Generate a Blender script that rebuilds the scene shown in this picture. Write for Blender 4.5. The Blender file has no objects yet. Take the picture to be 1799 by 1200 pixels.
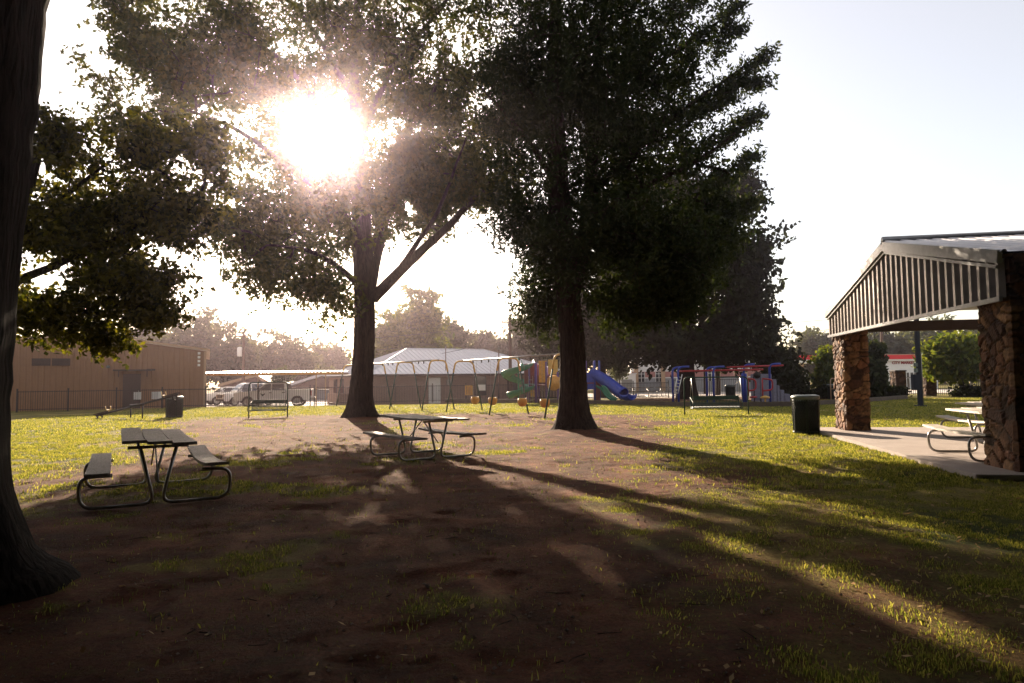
import bpy, bmesh, math, random
import numpy as np
from mathutils import Vector, Matrix
R = math.radians
rng = np.random.default_rng(11)
random.seed(5)
sc = bpy.context.scene
COL = sc.collection

# ---------------------------------------------------------------- camera
H = 1.45
F = 1200.0                       # focal length in photo pixels (1799 wide)
PITCH, ROLL = R(3.3), R(-0.7)
cam = bpy.data.cameras.new('camera')
cam.sensor_width = 36.0
cam.lens = F / 1799 * 36.0
cam.clip_end = 3000
cam.clip_start = 0.05
camo = bpy.data.objects.new('camera', cam)
COL.objects.link(camo)
CM = Matrix.Translation((0, 0, H)) @ Matrix.Rotation(R(90) + PITCH, 4, 'X') @ Matrix.Rotation(ROLL, 4, 'Z')
camo.matrix_world = CM
sc.camera = camo
def ray(px, py):
    v = CM.to_3x3() @ Vector(((px - 899.5) / F, (600 - py) / F, -1.0))
    return v
def G(px, py, z=0.0):            # where a photo pixel meets height z
    v = ray(px, py); t = (z - H) / v.z
    return Vector((v.x * t, v.y * t, z))
def V(px, py, Y):                # where a photo pixel meets depth Y
    v = ray(px, py); t = Y / v.y
    return Vector((v.x * t, Y, H + v.z * t))

# ---------------------------------------------------------------- light
sd = ray(565, 240).normalized()
SUN_EL = math.asin(sd.z); SUN_AZ = math.atan2(sd.x, sd.y)   # azimuth from +Y towards +X
sun = bpy.data.lights.new('sun', 'SUN')
sun.energy = 5.0; sun.angle = R(0.5); sun.color = (1.0, 0.80, 0.59)
so = bpy.data.objects.new('sun', sun); COL.objects.link(so)
so.rotation_euler = (-sd).to_track_quat('-Z', 'Y').to_euler()
w = bpy.data.worlds.new('World'); sc.world = w; w.use_nodes = True
nt = w.node_tree; nt.nodes.clear()
sky = nt.nodes.new('ShaderNodeTexSky'); sky.sky_type = 'NISHITA'
sky.sun_disc = False; sky.sun_elevation = SUN_EL; sky.sun_rotation = SUN_AZ
sky.air_density = 1.0; sky.dust_density = 1.2; sky.ozone_density = 1.5
bg = nt.nodes.new('ShaderNodeBackground'); bg.inputs[1].default_value = 0.05
wo = nt.nodes.new('ShaderNodeOutputWorld')
tc = nt.nodes.new('ShaderNodeTexCoord')
dp = nt.nodes.new('ShaderNodeVectorMath'); dp.operation = 'DOT_PRODUCT'
nt.links.new(tc.outputs['Generated'], dp.inputs[0]); dp.inputs[1].default_value = sd
mx = nt.nodes.new('ShaderNodeMath'); mx.operation = 'MAXIMUM'; mx.inputs[1].default_value = 0
nt.links.new(dp.outputs['Value'], mx.inputs[0])
def powr(e, a):
    p = nt.nodes.new('ShaderNodeMath'); p.operation = 'POWER'; p.inputs[1].default_value = e
    nt.links.new(mx.outputs[0], p.inputs[0])
    m = nt.nodes.new('ShaderNodeMath'); m.operation = 'MULTIPLY'; m.inputs[1].default_value = a
    nt.links.new(p.outputs[0], m.inputs[0]); return m
a1 = powr(5000, 900.0); a2 = powr(400, 25.0)        # solar disc and the bright ring round it
ad = nt.nodes.new('ShaderNodeMath'); ad.operation = 'ADD'
nt.links.new(a1.outputs[0], ad.inputs[0]); nt.links.new(a2.outputs[0], ad.inputs[1])
vs = nt.nodes.new('ShaderNodeVectorMath'); vs.operation = 'SCALE'; vs.inputs[0].default_value = (1, .88, .72)
nt.links.new(ad.outputs[0], vs.inputs['Scale'])
va = nt.nodes.new('ShaderNodeVectorMath'); va.operation = 'ADD'
vb = nt.nodes.new('ShaderNodeVectorMath'); vb.operation = 'ADD'; vb.inputs[1].default_value = (2.7, 2.05, 1.2)   # thin high cloud whitens the blue
nt.links.new(sky.outputs[0], vb.inputs[0]); nt.links.new(vb.outputs[0], va.inputs[0]); nt.links.new(vs.outputs[0], va.inputs[1])
nt.links.new(va.outputs[0], bg.inputs[0]); nt.links.new(bg.outputs[0], wo.inputs[0])
sc.view_settings.view_transform = 'Standard'; sc.view_settings.look = 'None'
sc.view_settings.exposure = 1.75; sc.view_settings.gamma = 1
cy = sc.cycles
cy.use_denoising = True
try: cy.denoiser = 'OPENIMAGEDENOISE'
except Exception: pass
cy.max_bounces = 4; cy.diffuse_bounces = 2; cy.glossy_bounces = 2; cy.transmission_bounces = 3
cy.transparent_max_bounces = 4; cy.volume_bounces = 0
cy.sample_clamp_indirect = 4.0; cy.caustics_reflective = False; cy.caustics_refractive = False
cy.volume_max_steps = 64

# ---------------------------------------------------------------- materials
def nodes(name):
    m = bpy.data.materials.new(name); m.use_nodes = True
    n = m.node_tree; b = n.nodes['Principled BSDF']
    return m, n, b
def mat(name, col, rough=.6, metal=0.0, noise=0.0, scale=8.0, bump=0.0, bscale=40.0, spec=.4, col2=None, stretch=None):
    m, n, b = nodes(name)
    b.inputs['Roughness'].default_value = rough; b.inputs['Metallic'].default_value = metal
    b.inputs['Specular IOR Level'].default_value = spec
    tcn = n.nodes.new('ShaderNodeTexCoord'); mp = n.nodes.new('ShaderNodeMapping')
    n.links.new(tcn.outputs['Object'], mp.inputs[0])
    if stretch: mp.inputs['Scale'].default_value = stretch
    nz = n.nodes.new('ShaderNodeTexNoise'); nz.inputs['Scale'].default_value = scale
    nz.inputs['Detail'].default_value = 6; nz.inputs['Roughness'].default_value = .65
    n.links.new(mp.outputs[0], nz.inputs[0])
    cr = n.nodes.new('ShaderNodeValToRGB')
    c = np.array(col); d = np.array(col2) if col2 else c * (1 - noise)
    u = c if col2 else np.minimum(c * (1 + noise), 1)
    cr.color_ramp.elements[0].position = .3; cr.color_ramp.elements[1].position = .7
    cr.color_ramp.elements[0].color = (*d, 1); cr.color_ramp.elements[1].color = (*u, 1)
    n.links.new(nz.outputs[0], cr.inputs[0]); n.links.new(cr.outputs[0], b.inputs['Base Color'])
    if bump:
        nb = n.nodes.new('ShaderNodeTexNoise'); nb.inputs['Scale'].default_value = bscale; nb.inputs['Detail'].default_value = 5
        n.links.new(mp.outputs[0], nb.inputs[0])
        bp = n.nodes.new('ShaderNodeBump'); bp.inputs['Strength'].default_value = bump; bp.inputs['Distance'].default_value = .02
        n.links.new(nb.outputs[0], bp.inputs['Height']); n.links.new(bp.outputs[0], b.inputs['Normal'])
    return m
def leafmat(name, ca, cb, trans=.45, tcol=None):
    m, n, b = nodes(name)
    n.nodes.remove(b); out = n.nodes['Material Output']
    geo = n.nodes.new('ShaderNodeNewGeometry')
    cr = n.nodes.new('ShaderNodeValToRGB')
    cr.color_ramp.elements[0].color = (*ca, 1); cr.color_ramp.elements[1].color = (*cb, 1)
    n.links.new(geo.outputs['Random Per Island'], cr.inputs[0])
    df = n.nodes.new('ShaderNodeBsdfDiffuse'); n.links.new(cr.outputs[0], df.inputs[0])
    tr = n.nodes.new('ShaderNodeBsdfTranslucent')
    mxc = n.nodes.new('ShaderNodeMix'); mxc.data_type = 'RGBA'; mxc.blend_type = 'MULTIPLY'
    mxc.inputs['Factor'].default_value = 1
    n.links.new(cr.outputs[0], mxc.inputs['A']); mxc.inputs['B'].default_value = (*(tcol or (1.6, 1.5, .5)), 1)
    n.links.new(mxc.outputs['Result'], tr.inputs[0])
    ms = n.nodes.new('ShaderNodeMixShader'); ms.inputs[0].default_value = trans
    n.links.new(df.outputs[0], ms.inputs[1]); n.links.new(tr.outputs[0], ms.inputs[2])
    gl = n.nodes.new('ShaderNodeBsdfGlossy'); gl.inputs['Roughness'].default_value = .45; gl.inputs[0].default_value = (.5, .5, .45, 1)
    m2 = n.nodes.new('ShaderNodeMixShader'); m2.inputs[0].default_value = .02
    n.links.new(ms.outputs[0], m2.inputs[1]); n.links.new(gl.outputs[0], m2.inputs[2])
    n.links.new(m2.outputs[0], out.inputs[0])
    return m
def barkmat(name, c1, c2, sc_=1.0):
    m, n, b = nodes(name)
    b.inputs['Roughness'].default_value = .95; b.inputs['Specular IOR Level'].default_value = .1
    tcn = n.nodes.new('ShaderNodeTexCoord'); mp = n.nodes.new('ShaderNodeMapping')
    mp.inputs['Scale'].default_value = (14 * sc_, 14 * sc_, 2.2 * sc_)
    n.links.new(tcn.outputs['Object'], mp.inputs[0])
    nz = n.nodes.new('ShaderNodeTexNoise'); nz.inputs['Scale'].default_value = 1.0; nz.inputs['Detail'].default_value = 7
    nz.inputs['Roughness'].default_value = .7; nz.inputs['Distortion'].default_value = .6
    n.links.new(mp.outputs[0], nz.inputs[0])
    cr = n.nodes.new('ShaderNodeValToRGB')
    cr.color_ramp.elements[0].position = .36; cr.color_ramp.elements[0].color = (*c1, 1)
    cr.color_ramp.elements[1].position = .62; cr.color_ramp.elements[1].color = (*c2, 1)
    n.links.new(nz.outputs[0], cr.inputs[0])
    vo = n.nodes.new('ShaderNodeTexVoronoi'); vo.feature = 'DISTANCE_TO_EDGE'; vo.inputs['Scale'].default_value = .9
    n.links.new(mp.outputs[0], vo.inputs[0])
    v1 = n.nodes.new('ShaderNodeMath'); v1.operation = 'MULTIPLY_ADD'; v1.inputs[1].default_value = 1.3
    n.links.new(vo.outputs[0], v1.inputs[0]); n.links.new(nz.outputs[0], v1.inputs[2])
    bp = n.nodes.new('ShaderNodeBump'); bp.inputs['Strength'].default_value = 1.0; bp.inputs['Distance'].default_value = .06
    n.links.new(v1.outputs[0], bp.inputs['Height'])
    n.links.new(cr.outputs[0], b.inputs['Base Color']); n.links.new(bp.outputs[0], b.inputs['Normal'])
    return m
M = {}
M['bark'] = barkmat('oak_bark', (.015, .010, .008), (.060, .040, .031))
M['bark_shaded'] = barkmat('shaded_bark', (.007, .006, .0055), (.028, .021, .017))  # darkened so the near trunk's shade sits in the bark colour
M['leaf_a'] = leafmat('leaf_green', (.022, .038, .008), (.085, .085, .016), .36)
M['leaf_b'] = leafmat('leaf_deep_green', (.012, .026, .011), (.040, .052, .018), .24)
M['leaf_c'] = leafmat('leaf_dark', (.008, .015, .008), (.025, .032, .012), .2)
M['leaf_e'] = leafmat('leaf_olive', (.014, .022, .005), (.11, .105, .012), .5)
M['leaf_lit'] = leafmat('leaf_fresh', (.035, .065, .015), (.15, .17, .035), .42)
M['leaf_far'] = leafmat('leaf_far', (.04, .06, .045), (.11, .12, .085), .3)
M['steel'] = mat('galvanised_steel', (.35, .34, .33), .35, .9, .25, 12, .1)
M['plank'] = mat('weathered_plank', (.27, .22, .20), .6, 0, 0, 6, .5, 60, .4, (.13, .10, .085), (1, 8, 8))
M['plank_pale'] = mat('pale_plank', (.62, .58, .50), .55, 0, 0, 6, .3, 60, .4, (.48, .43, .37), (1, 8, 8))
M['green_metal'] = mat('green_powder_coat', (.015, .055, .045), .6, .1, .3)
M['dark_green'] = mat('dark_green_mesh', (.008, .022, .015), .45, .2, .3)
M['lid'] = mat('bin_rim', (.14, .17, .17), .4, .4, .2)
M['black_metal'] = mat('black_fence_paint', (.02, .02, .022), .5, .3, .3)
M['yellow'] = mat('yellow_paint', (.72, .45, .12), .45, 0, .15)
M['orange'] = mat('orange_plastic', (.68, .33, .06), .45, 0, .2)
M['purple'] = mat('purple_paint', (.11, .06, .28), .4, 0, .2)
M['blue'] = mat('blue_paint', (.025, .06, .38), .3, 0, .2)
M['red'] = mat('red_paint', (.40, .03, .04), .4, 0, .2)
M['slide_green'] = mat('green_plastic', (.03, .20, .13), .25, 0, .15)
M['rust'] = mat('maroon_deck', (.16, .04, .05), .6, 0, .2)
M['grey_plastic'] = mat('grey_blue_plastic', (.20, .20, .27), .7, 0, .2)
M['tan_metal'] = mat('tan_siding', (.26, .135, .065), .5, 0, .08, 3, .05)
M['tan_trim'] = mat('tan_trim', (.46, .31, .20), .5, 0, .1)
M['brown_dark'] = mat('dark_brown', (.045, .03, .025), .6, 0, .2)
M['white_metal'] = mat('white_roof_metal', (.66, .66, .70), .35, .1, .08, 4)
M['white_paint'] = mat('white_paint', (.78, .77, .76), .35, 0, .05)
M['trim_metal'] = mat('galvanised_trim', (.36, .37, .39), .32, .7, .15, 9, .1, 14)
M['siding'] = mat('gable_siding', (.42, .39, .385), .3, .5, .2, 5, .05, 20)
M['car_white'] = mat('white_car_paint', (.86, .86, .88), .18, 0, .03, 8, 0, 40, .6)
M['glass_dark'] = mat('tinted_glass', (.03, .035, .045), .06, 0, .2, 3, 0, 40, .9)
M['tyre'] = mat('tyre_rubber', (.018, .017, .017), .8, 0, .2)
M['chrome'] = mat('rim_metal', (.42, .41, .41), .3, .8, .1)
M['red_lens'] = mat('red_lens', (.5, .03, .02), .2, 0, .1)
M['amber'] = mat('clear_lens', (.6, .55, .5), .15, 0, .1)
M['concrete'] = mat('concrete', (.42, .37, .34), .85, 0, 0, 1.4, .35, 70, .2, (.33, .28, .255))
M['concrete_light'] = mat('pale_concrete', (.52, .47, .43), .9, 0, .1, .4, .1, 30, .2)
M['asphalt'] = mat('asphalt', (.07, .07, .07), .9, 0, .2, 2, .3, 80, .2)
M['mulch'] = mat('mulch_bed', (.22, .12, .075), .95, 0, 0, 7, 1.0, 25, .1, (.10, .05, .03))
M['timber'] = mat('border_timber', (.11, .085, .07), .8, 0, .3, 3, .3)
M['school_wall'] = mat('pink_render', (.42, .20, .18), .8, 0, .1, 2)
M['grey_wall'] = mat('grey_render', (.28, .29, .31), .8, 0, .1, 2)
M['pole_wood'] = mat('pole_wood', (.13, .085, .065), .85, 0, .25, 4, .3, 20, .2, None, (6, 6, 1))
M['sign_red'] = mat('sign_red', (.62, .02, .03), .45, 0, .06)
M['sign_dark'] = mat('letter_red', (.30, .02, .04), .5, 0, .06)
M['blue_post'] = mat('navy_post', (.012, .018, .035), .65, .1, .2)
M['roof_brown'] = mat('shingle_brown', (.16, .10, .085), .85, 0, .25, 6, .3)
M['ac'] = mat('grey_housing', (.26, .26, .25), .6, .2, .1)
def brickmat():
    m, n, b = nodes('brick_wall'); b.inputs['Roughness'].default_value = .9
    tcn = n.nodes.new('ShaderNodeTexCoord'); sx = n.nodes.new('ShaderNodeSeparateXYZ'); cx = n.nodes.new('ShaderNodeCombineXYZ')
    n.links.new(tcn.outputs['Object'], sx.inputs[0])
    su = n.nodes.new('ShaderNodeMath'); su.operation = 'ADD'
    n.links.new(sx.outputs[0], su.inputs[0]); n.links.new(sx.outputs[1], su.inputs[1])
    n.links.new(su.outputs[0], cx.inputs[0]); n.links.new(sx.outputs[2], cx.inputs[1])
    br = n.nodes.new('ShaderNodeTexBrick'); br.inputs['Scale'].default_value = 4.5
    br.inputs['Color1'].default_value = (.27, .17, .135, 1); br.inputs['Color2'].default_value = (.20, .12, .095, 1)
    br.inputs['Mortar'].default_value = (.30, .25, .22, 1)
    n.links.new(cx.outputs[0], br.inputs[0]); n.links.new(br.outputs[0], b.inputs['Base Color'])
    return m
M['brick'] = brickmat()
def stonemat():
    m, n, b = nodes('pillar_stone'); b.inputs['Roughness'].default_value = .85
    at = n.nodes.new('ShaderNodeAttribute'); at.attribute_name = 'stone'
    nz = n.nodes.new('ShaderNodeTexNoise'); nz.inputs['Scale'].default_value = 18; nz.inputs['Detail'].default_value = 8
    tcn = n.nodes.new('ShaderNodeTexCoord'); n.links.new(tcn.outputs['Object'], nz.inputs[0])
    mr = n.nodes.new('ShaderNodeMapRange'); mr.inputs[1].default_value = .3; mr.inputs[2].default_value = .7
    mr.inputs[3].default_value = .42; mr.inputs[4].default_value = 1.05
    n.links.new(nz.outputs[0], mr.inputs[0])
    vs = n.nodes.new('ShaderNodeVectorMath'); vs.operation = 'SCALE'
    n.links.new(at.outputs['Color'], vs.inputs[0]); n.links.new(mr.outputs[0], vs.inputs['Scale'])
    n.links.new(vs.outputs[0], b.inputs['Base Color'])
    bp = n.nodes.new('ShaderNodeBump'); bp.inputs['Strength'].default_value = .6; bp.inputs['Distance'].default_value = .01
    n.links.new(nz.outputs[0], bp.inputs['Height']); n.links.new(bp.outputs[0], b.inputs['Normal'])
    return m
M['stone'] = stonemat()

# ---------------------------------------------------------------- mesh helpers
class MB:
    def __init__(s): s.v = []; s.f = []; s.sm = []
    def add(s, vs, fs, smooth=False, T=None):
        o = len(s.v)
        for p in vs:
            s.v.append(tuple(T @ Vector(p)) if T is not None else tuple(p))
        for f in fs:
            s.f.append([i + o for i in f]); s.sm.append(smooth)
        return s
    def box(s, c, d, T=None, rz=0, bev=0.0):
        hx, hy, hz = d[0] / 2, d[1] / 2, d[2] / 2
        L = Matrix.Translation(c) @ Matrix.Rotation(rz, 4, 'Z')
        if T is not None: L = T @ L
        if bev <= 0:
            vs = [(x, y, z) for x in (-hx, hx) for y in (-hy, hy) for z in (-hz, hz)]
            fs = [(0, 1, 3, 2), (4, 6, 7, 5), (0, 4, 5, 1), (2, 3, 7, 6), (0, 2, 6, 4), (1, 5, 7, 3)]
            return s.add(vs, fs, False, L)
        bm = bmesh.new(); bmesh.ops.create_cube(bm, size=1)
        for v in bm.verts: v.co = Vector((v.co.x * d[0], v.co.y * d[1], v.co.z * d[2]))
        bmesh.ops.bevel(bm, geom=bm.edges[:], offset=bev, segments=2, affect='EDGES')
        bm.verts.index_update()
        s.add([v.co[:] for v in bm.verts], [[v.index for v in f.verts] for f in bm.faces], False, L)
        bm.free(); return s
    def tube(s, pts, r, n=8, cap=True, smooth=True, T=None, half=None):
        P = [Vector(p) for p in pts]; rs = r if hasattr(r, '__len__') else [r] * len(P)
        vs = []; fs = []
        t0 = (P[1] - P[0]).normalized()
        up = Vector((0, 0, 1)) if abs(t0.z) < .9 else Vector((1, 0, 0))
        a = t0.cross(up).normalized(); prev = t0
        for i, p in enumerate(P):
            t = (P[min(i + 1, len(P) - 1)] - P[max(i - 1, 0)]).normalized()
            q = prev.rotation_difference(t); a = (q @ a); a = (a - t * a.dot(t)).normalized(); prev = t
            b = t.cross(a)
            for k in range(n):
                th = 2 * math.pi * k / n
                vs.append(tuple(p + (a * math.cos(th) + b * math.sin(th)) * rs[i]))
        for i in range(len(P) - 1):
            for k in range(n):
                k2 = (k + 1) % n
                fs.append((i * n + k, i * n + k2, (i + 1) * n + k2, (i + 1) * n + k))
        if cap:
            fs.append(tuple(range(n - 1, -1, -1))); fs.append(tuple((len(P) - 1) * n + k for k in range(n)))
        return s.add(vs, fs, smooth, T)
    def prism(s, poly, y0, y1, T=None, axis='y'):      # polygon in x,z extruded along y
        n = len(poly)
        vs = [(x, y0, z) for x, z in poly] + [(x, y1, z) for x, z in poly]
        fs = [tuple(range(n)), tuple(range(2 * n - 1, n - 1, -1))]
        fs += [(i, i + n, (i + 1) % n + n, (i + 1) % n) for i in range(n)]
        return s.add(vs, fs, False, T)
    def lathe(s, prof, c=(0, 0, 0), n=24, T=None, smooth=True):
        vs = []; fs = []
        for r_, z in prof:
            for k in range(n):
                th = 2 * math.pi * k / n; vs.append((c[0] + r_ * math.cos(th), c[1] + r_ * math.sin(th), c[2] + z))
        for i in range(len(prof) - 1):
            for k in range(n):
                k2 = (k + 1) % n; fs.append((i * n + k, i * n + k2, (i + 1) * n + k2, (i + 1) * n + k))
        return s.add(vs, fs, smooth, T)
    def build(s, name, m, parent=None):
        me = bpy.data.meshes.new(name); me.from_pydata(s.v, [], s.f); me.update()
        me.polygons.foreach_set('use_smooth', s.sm)
        bm = bmesh.new(); bm.from_mesh(me); bmesh.ops.recalc_face_normals(bm, faces=bm.faces); bm.to_mesh(me); bm.free()
        me.materials.append(m)
        o = bpy.data.objects.new(name, me); COL.objects.link(o)
        if parent: o.parent = parent
        return o
def npmesh(name, verts, faces, m, parent=None, smooth=False):
    verts = np.asarray(verts, np.float32); faces = np.asarray(faces, np.int32)
    k = faces.shape[1]; me = bpy.data.meshes.new(name)
    me.vertices.add(len(verts)); me.vertices.foreach_set('co', verts.ravel())
    me.loops.add(faces.size); me.loops.foreach_set('vertex_index', faces.ravel())
    me.polygons.add(len(faces)); me.polygons.foreach_set('loop_start', np.arange(0, faces.size, k, dtype=np.int32))
    me.polygons.foreach_set('use_smooth', np.full(len(faces), smooth))
    me.update(calc_edges=True); me.materials.append(m)
    o = bpy.data.objects.new(name, me); COL.objects.link(o)
    if parent: o.parent = parent
    return o
def tag(o, label=None, cat=None, group=None, kind=None):
    if label: o['label'] = label
    if cat: o['category'] = cat
    if group: o['group'] = group
    if kind: o['kind'] = kind
    return o
def thing(name, label, cat, loc=(0, 0, 0), rz=0.0, group=None):
    o = bpy.data.objects.new(name, None); COL.objects.link(o); o.empty_display_size = .2
    o.location = loc; o.rotation_euler = (0, 0, rz)
    return tag(o, label, cat, group)
def dup(o, parent=None):
    c = o.copy(); COL.objects.link(c)
    if parent: c.parent = parent
    for ch in list(o.children): dup(ch, c)
    return c
def place(root, loc, rz, label, group=None):
    c = dup(root); c.location = loc; c.rotation_euler = (0, 0, rz); c['label'] = label
    if group: c['group'] = group
    return c
def rounded(pts, rad, n=5):         # polyline with rounded corners
    P = [Vector(p) for p in pts]; out = [P[0]]
    for i in range(1, len(P) - 1):
        a, b, c = P[i - 1], P[i], P[i + 1]
        d1 = (a - b); d2 = (c - b); r_ = min(rad, d1.length * .49, d2.length * .49)
        p1 = b + d1.normalized() * r_; p2 = b + d2.normalized() * r_
        for k in range(n + 1):
            t = k / n; out.append(p1 * (1 - t) ** 2 + b * 2 * t * (1 - t) + p2 * t * t)
    out.append(P[-1]); return out
# value noise in numpy
_perm = rng.random((512, 512))
def vnoise(x, y, s, o=0):
    x = np.asarray(x, float) / s + 137.3 + o * 17.1; y = np.asarray(y, float) / s + 91.7 + o * 31.7
    xi = np.floor(x).astype(int); yi = np.floor(y).astype(int); fx = x - xi; fy = y - yi
    fx = fx * fx * (3 - 2 * fx); fy = fy * fy * (3 - 2 * fy)
    g = lambda a, b: _perm[a % 512, b % 512]
    return (g(xi, yi) * (1 - fx) * (1 - fy) + g(xi + 1, yi) * fx * (1 - fy) + g(xi, yi + 1) * (1 - fx) * fy + g(xi + 1, yi + 1) * fx * fy)
def fbm(x, y, s, o=0, n=4):
    t = 0; a = .5; tot = 0
    for k in range(n):
        t = t + a * vnoise(x, y, s / 2 ** k, o + k); tot += a; a *= .55
    return t / tot
def sstep(a, b, x): t = np.clip((x - a) / (b - a), 0, 1); return t * t * (3 - 2 * t)

# ---------------------------------------------------------------- ground
def gz(x, y):
    x = np.asarray(x, float); y = np.asarray(y, float)
    return -0.35 * sstep(44, 50, y) * (1 - sstep(-2, 5, x))
def grassf(x, y):
    x = np.asarray(x, float); y = np.asarray(y, float)
    xl = np.interp(y, [0, 6, 10, 16, 28, 32], [-9, -8, -7.5, -8.5, -13.5, -12])
    xr = np.interp(y, [0, 4, 8, 12, 16, 20, 28, 31], [1.2, 2.0, 2.6, 2.6, 3.2, 4.4, 4.5, 0])
    d = np.minimum(np.minimum(x - xl, xr - x), 30.5 - y)
    n = fbm(x, y, 3.0, 1) - .5; n2 = fbm(x, y, .7, 5) - .5
    g = sstep(-1.2, 2.2, -d + n * 4.8 + n2 * 2.4)
    patches = sstep(.63, .75, fbm(x, y, 1.6, 9) + (fbm(x, y, .35, 12) - .5) * .5) * .55
    return np.clip(np.maximum(g, patches), 0, 1)
def make_ground():
    xs = np.concatenate([np.linspace(-600, -60, 12)[:-1], np.linspace(-60, -20, 41)[:-1], np.arange(-20, 16, .09), np.linspace(16, 60, 60), np.linspace(60, 600, 12)[1:]])
    ys = np.concatenate([np.linspace(-200, -3, 12)[:-1], np.arange(-3, 2.5, .5), np.arange(2.5, 14, .06), np.arange(14, 34, .12), np.arange(34, 60, .5), np.linspace(60, 160, 40), np.linspace(160, 700, 12)[1:]])
    X, Y = np.meshgrid(xs, ys); Z = gz(X, Y)
    g = grassf(X, Y)
    near = ((Y > 2) & (Y < 34) & (X > -20) & (X < 16)).astype(float)
    Z = Z + near * ((fbm(X, Y, 1.8, 21) - .5) * .07 + (fbm(X, Y, .3, 25, 5) - .5) * .06 * (1 - .4 * g) - .02 * sstep(.62, .72, fbm(X, Y, .5, 70)) * (1 - g))
    for px, py in ((632, 738), (1012, 760)):                      # soil rises a little at the two trunks
        p = G(px, py); Z += .10 * np.exp(-((X - p.x) ** 2 + (Y - p.y) ** 2) / 2.2)
    for cx_, cy_, r_ in ((470, 722, 1.0), (900, 722, .8), (640, 790, 1.2)):
        p = G(cx_, cy_); Z -= .05 * np.exp(-((X - p.x) ** 2 + (Y - p.y) ** 2) / r_)
    slab = (X > 6.6) & (X < 22) & (Y > 8.5) & (Y < 19); Z = np.where(slab, np.minimum(Z, -.0), Z)
    ny, nx = X.shape; idx = np.arange(nx * ny).reshape(ny, nx)
    F_ = np.stack([idx[:-1, :-1], idx[:-1, 1:], idx[1:, 1:], idx[1:, :-1]], -1).reshape(-1, 4)
    m, n, b = nodes('park_ground'); b.inputs['Roughness'].default_value = .95; b.inputs['Specular IOR Level'].default_value = .12
    at = n.nodes.new('ShaderNodeAttribute'); at.attribute_name = 'grass'
    tcn = n.nodes.new('ShaderNodeTexCoord')
    def nz(scale, det=6, rough=.6):
        q = n.nodes.new('ShaderNodeTexNoise'); q.inputs['Scale'].default_value = scale; q.inputs['Detail'].default_value = det
        q.inputs['Roughness'].default_value = rough; n.links.new(tcn.outputs['Object'], q.inputs[0]); return q
    def ramp(src, stops):
        c = n.nodes.new('ShaderNodeValToRGB'); e = c.color_ramp.elements
        while len(e) < len(stops): e.new(.5)
        for k, (p, col) in enumerate(stops): e[k].position = p; e[k].color = (*col, 1)
        n.links.new(src, c.inputs[0]); return c
    d1 = ramp(nz(1.3).outputs[0], [(.3, (.050, .016, .008)), (.52, (.135, .048, .025)), (.72, (.28, .115, .066))])
    d2 = ramp(nz(34, 10, .85).outputs[0], [(.36, (.2, .17, .15)), (.5, (.85, .82, .8)), (.66, (1.5, 1.42, 1.35))])
    dm = n.nodes.new('ShaderNodeMix'); dm.data_type = 'RGBA'; dm.blend_type = 'MULTIPLY'; dm.inputs['Factor'].default_value = .85
    n.links.new(d1.outputs[0], dm.inputs['A']); n.links.new(d2.outputs[0], dm.inputs['B'])
    g1 = ramp(nz(.55, 5).outputs[0], [(.35, (.07, .09, .022)), (.55, (.23, .20, .052)), (.7, (.40, .31, .10))])
    g2 = ramp(nz(28, 8, .8).outputs[0], [(.36, (.35, .35, .3)), (.55, (1, 1, 1)), (.7, (1.4, 1.3, 1.1))])
    gm = n.nodes.new('ShaderNodeMix'); gm.data_type = 'RGBA'; gm.blend_type = 'MULTIPLY'; gm.inputs['Factor'].default_value = .8
    n.links.new(g1.outputs[0], gm.inputs['A']); n.links.new(g2.outputs[0], gm.inputs['B'])
    fz = n.nodes.new('ShaderNodeMath'); fz.operation = 'MULTIPLY_ADD'; fz.inputs[1].default_value = 1.6; fz.inputs[2].default_value = -.8
    n.links.new(nz(9, 6, .8).outputs[0], fz.inputs[0])
    sm = n.nodes.new('ShaderNodeMath'); sm.operation = 'ADD'; sm.use_clamp = True
    n.links.new(fz.outputs[0], sm.inputs[0]); n.links.new(at.outputs['Fac'], sm.inputs[1])
    mm = n.nodes.new('ShaderNodeMix'); mm.data_type = 'RGBA'
    n.links.new(sm.outputs[0], mm.inputs['Factor']); n.links.new(dm.outputs['Result'], mm.inputs['A']); n.links.new(gm.outputs['Result'], mm.inputs['B'])
    n.links.new(mm.outputs['Result'], b.inputs['Base Color'])
    bp = n.nodes.new('ShaderNodeBump'); bp.inputs['Strength'].default_value = 1.0; bp.inputs['Distance'].default_value = .045
    n.links.new(nz(35, 8, .75).outputs[0], bp.inputs['Height']); n.links.new(bp.outputs[0], b.inputs['Normal'])
    o = npmesh('ground', np.stack([X, Y, Z], -1).reshape(-1, 3), F_, m, None, True)
    a = o.data.attributes.new('grass', 'FLOAT', 'POINT'); a.data.foreach_set('value', g.astype(np.float32).ravel())
    tag(o, kind='structure')
    return o
make_ground()
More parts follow.
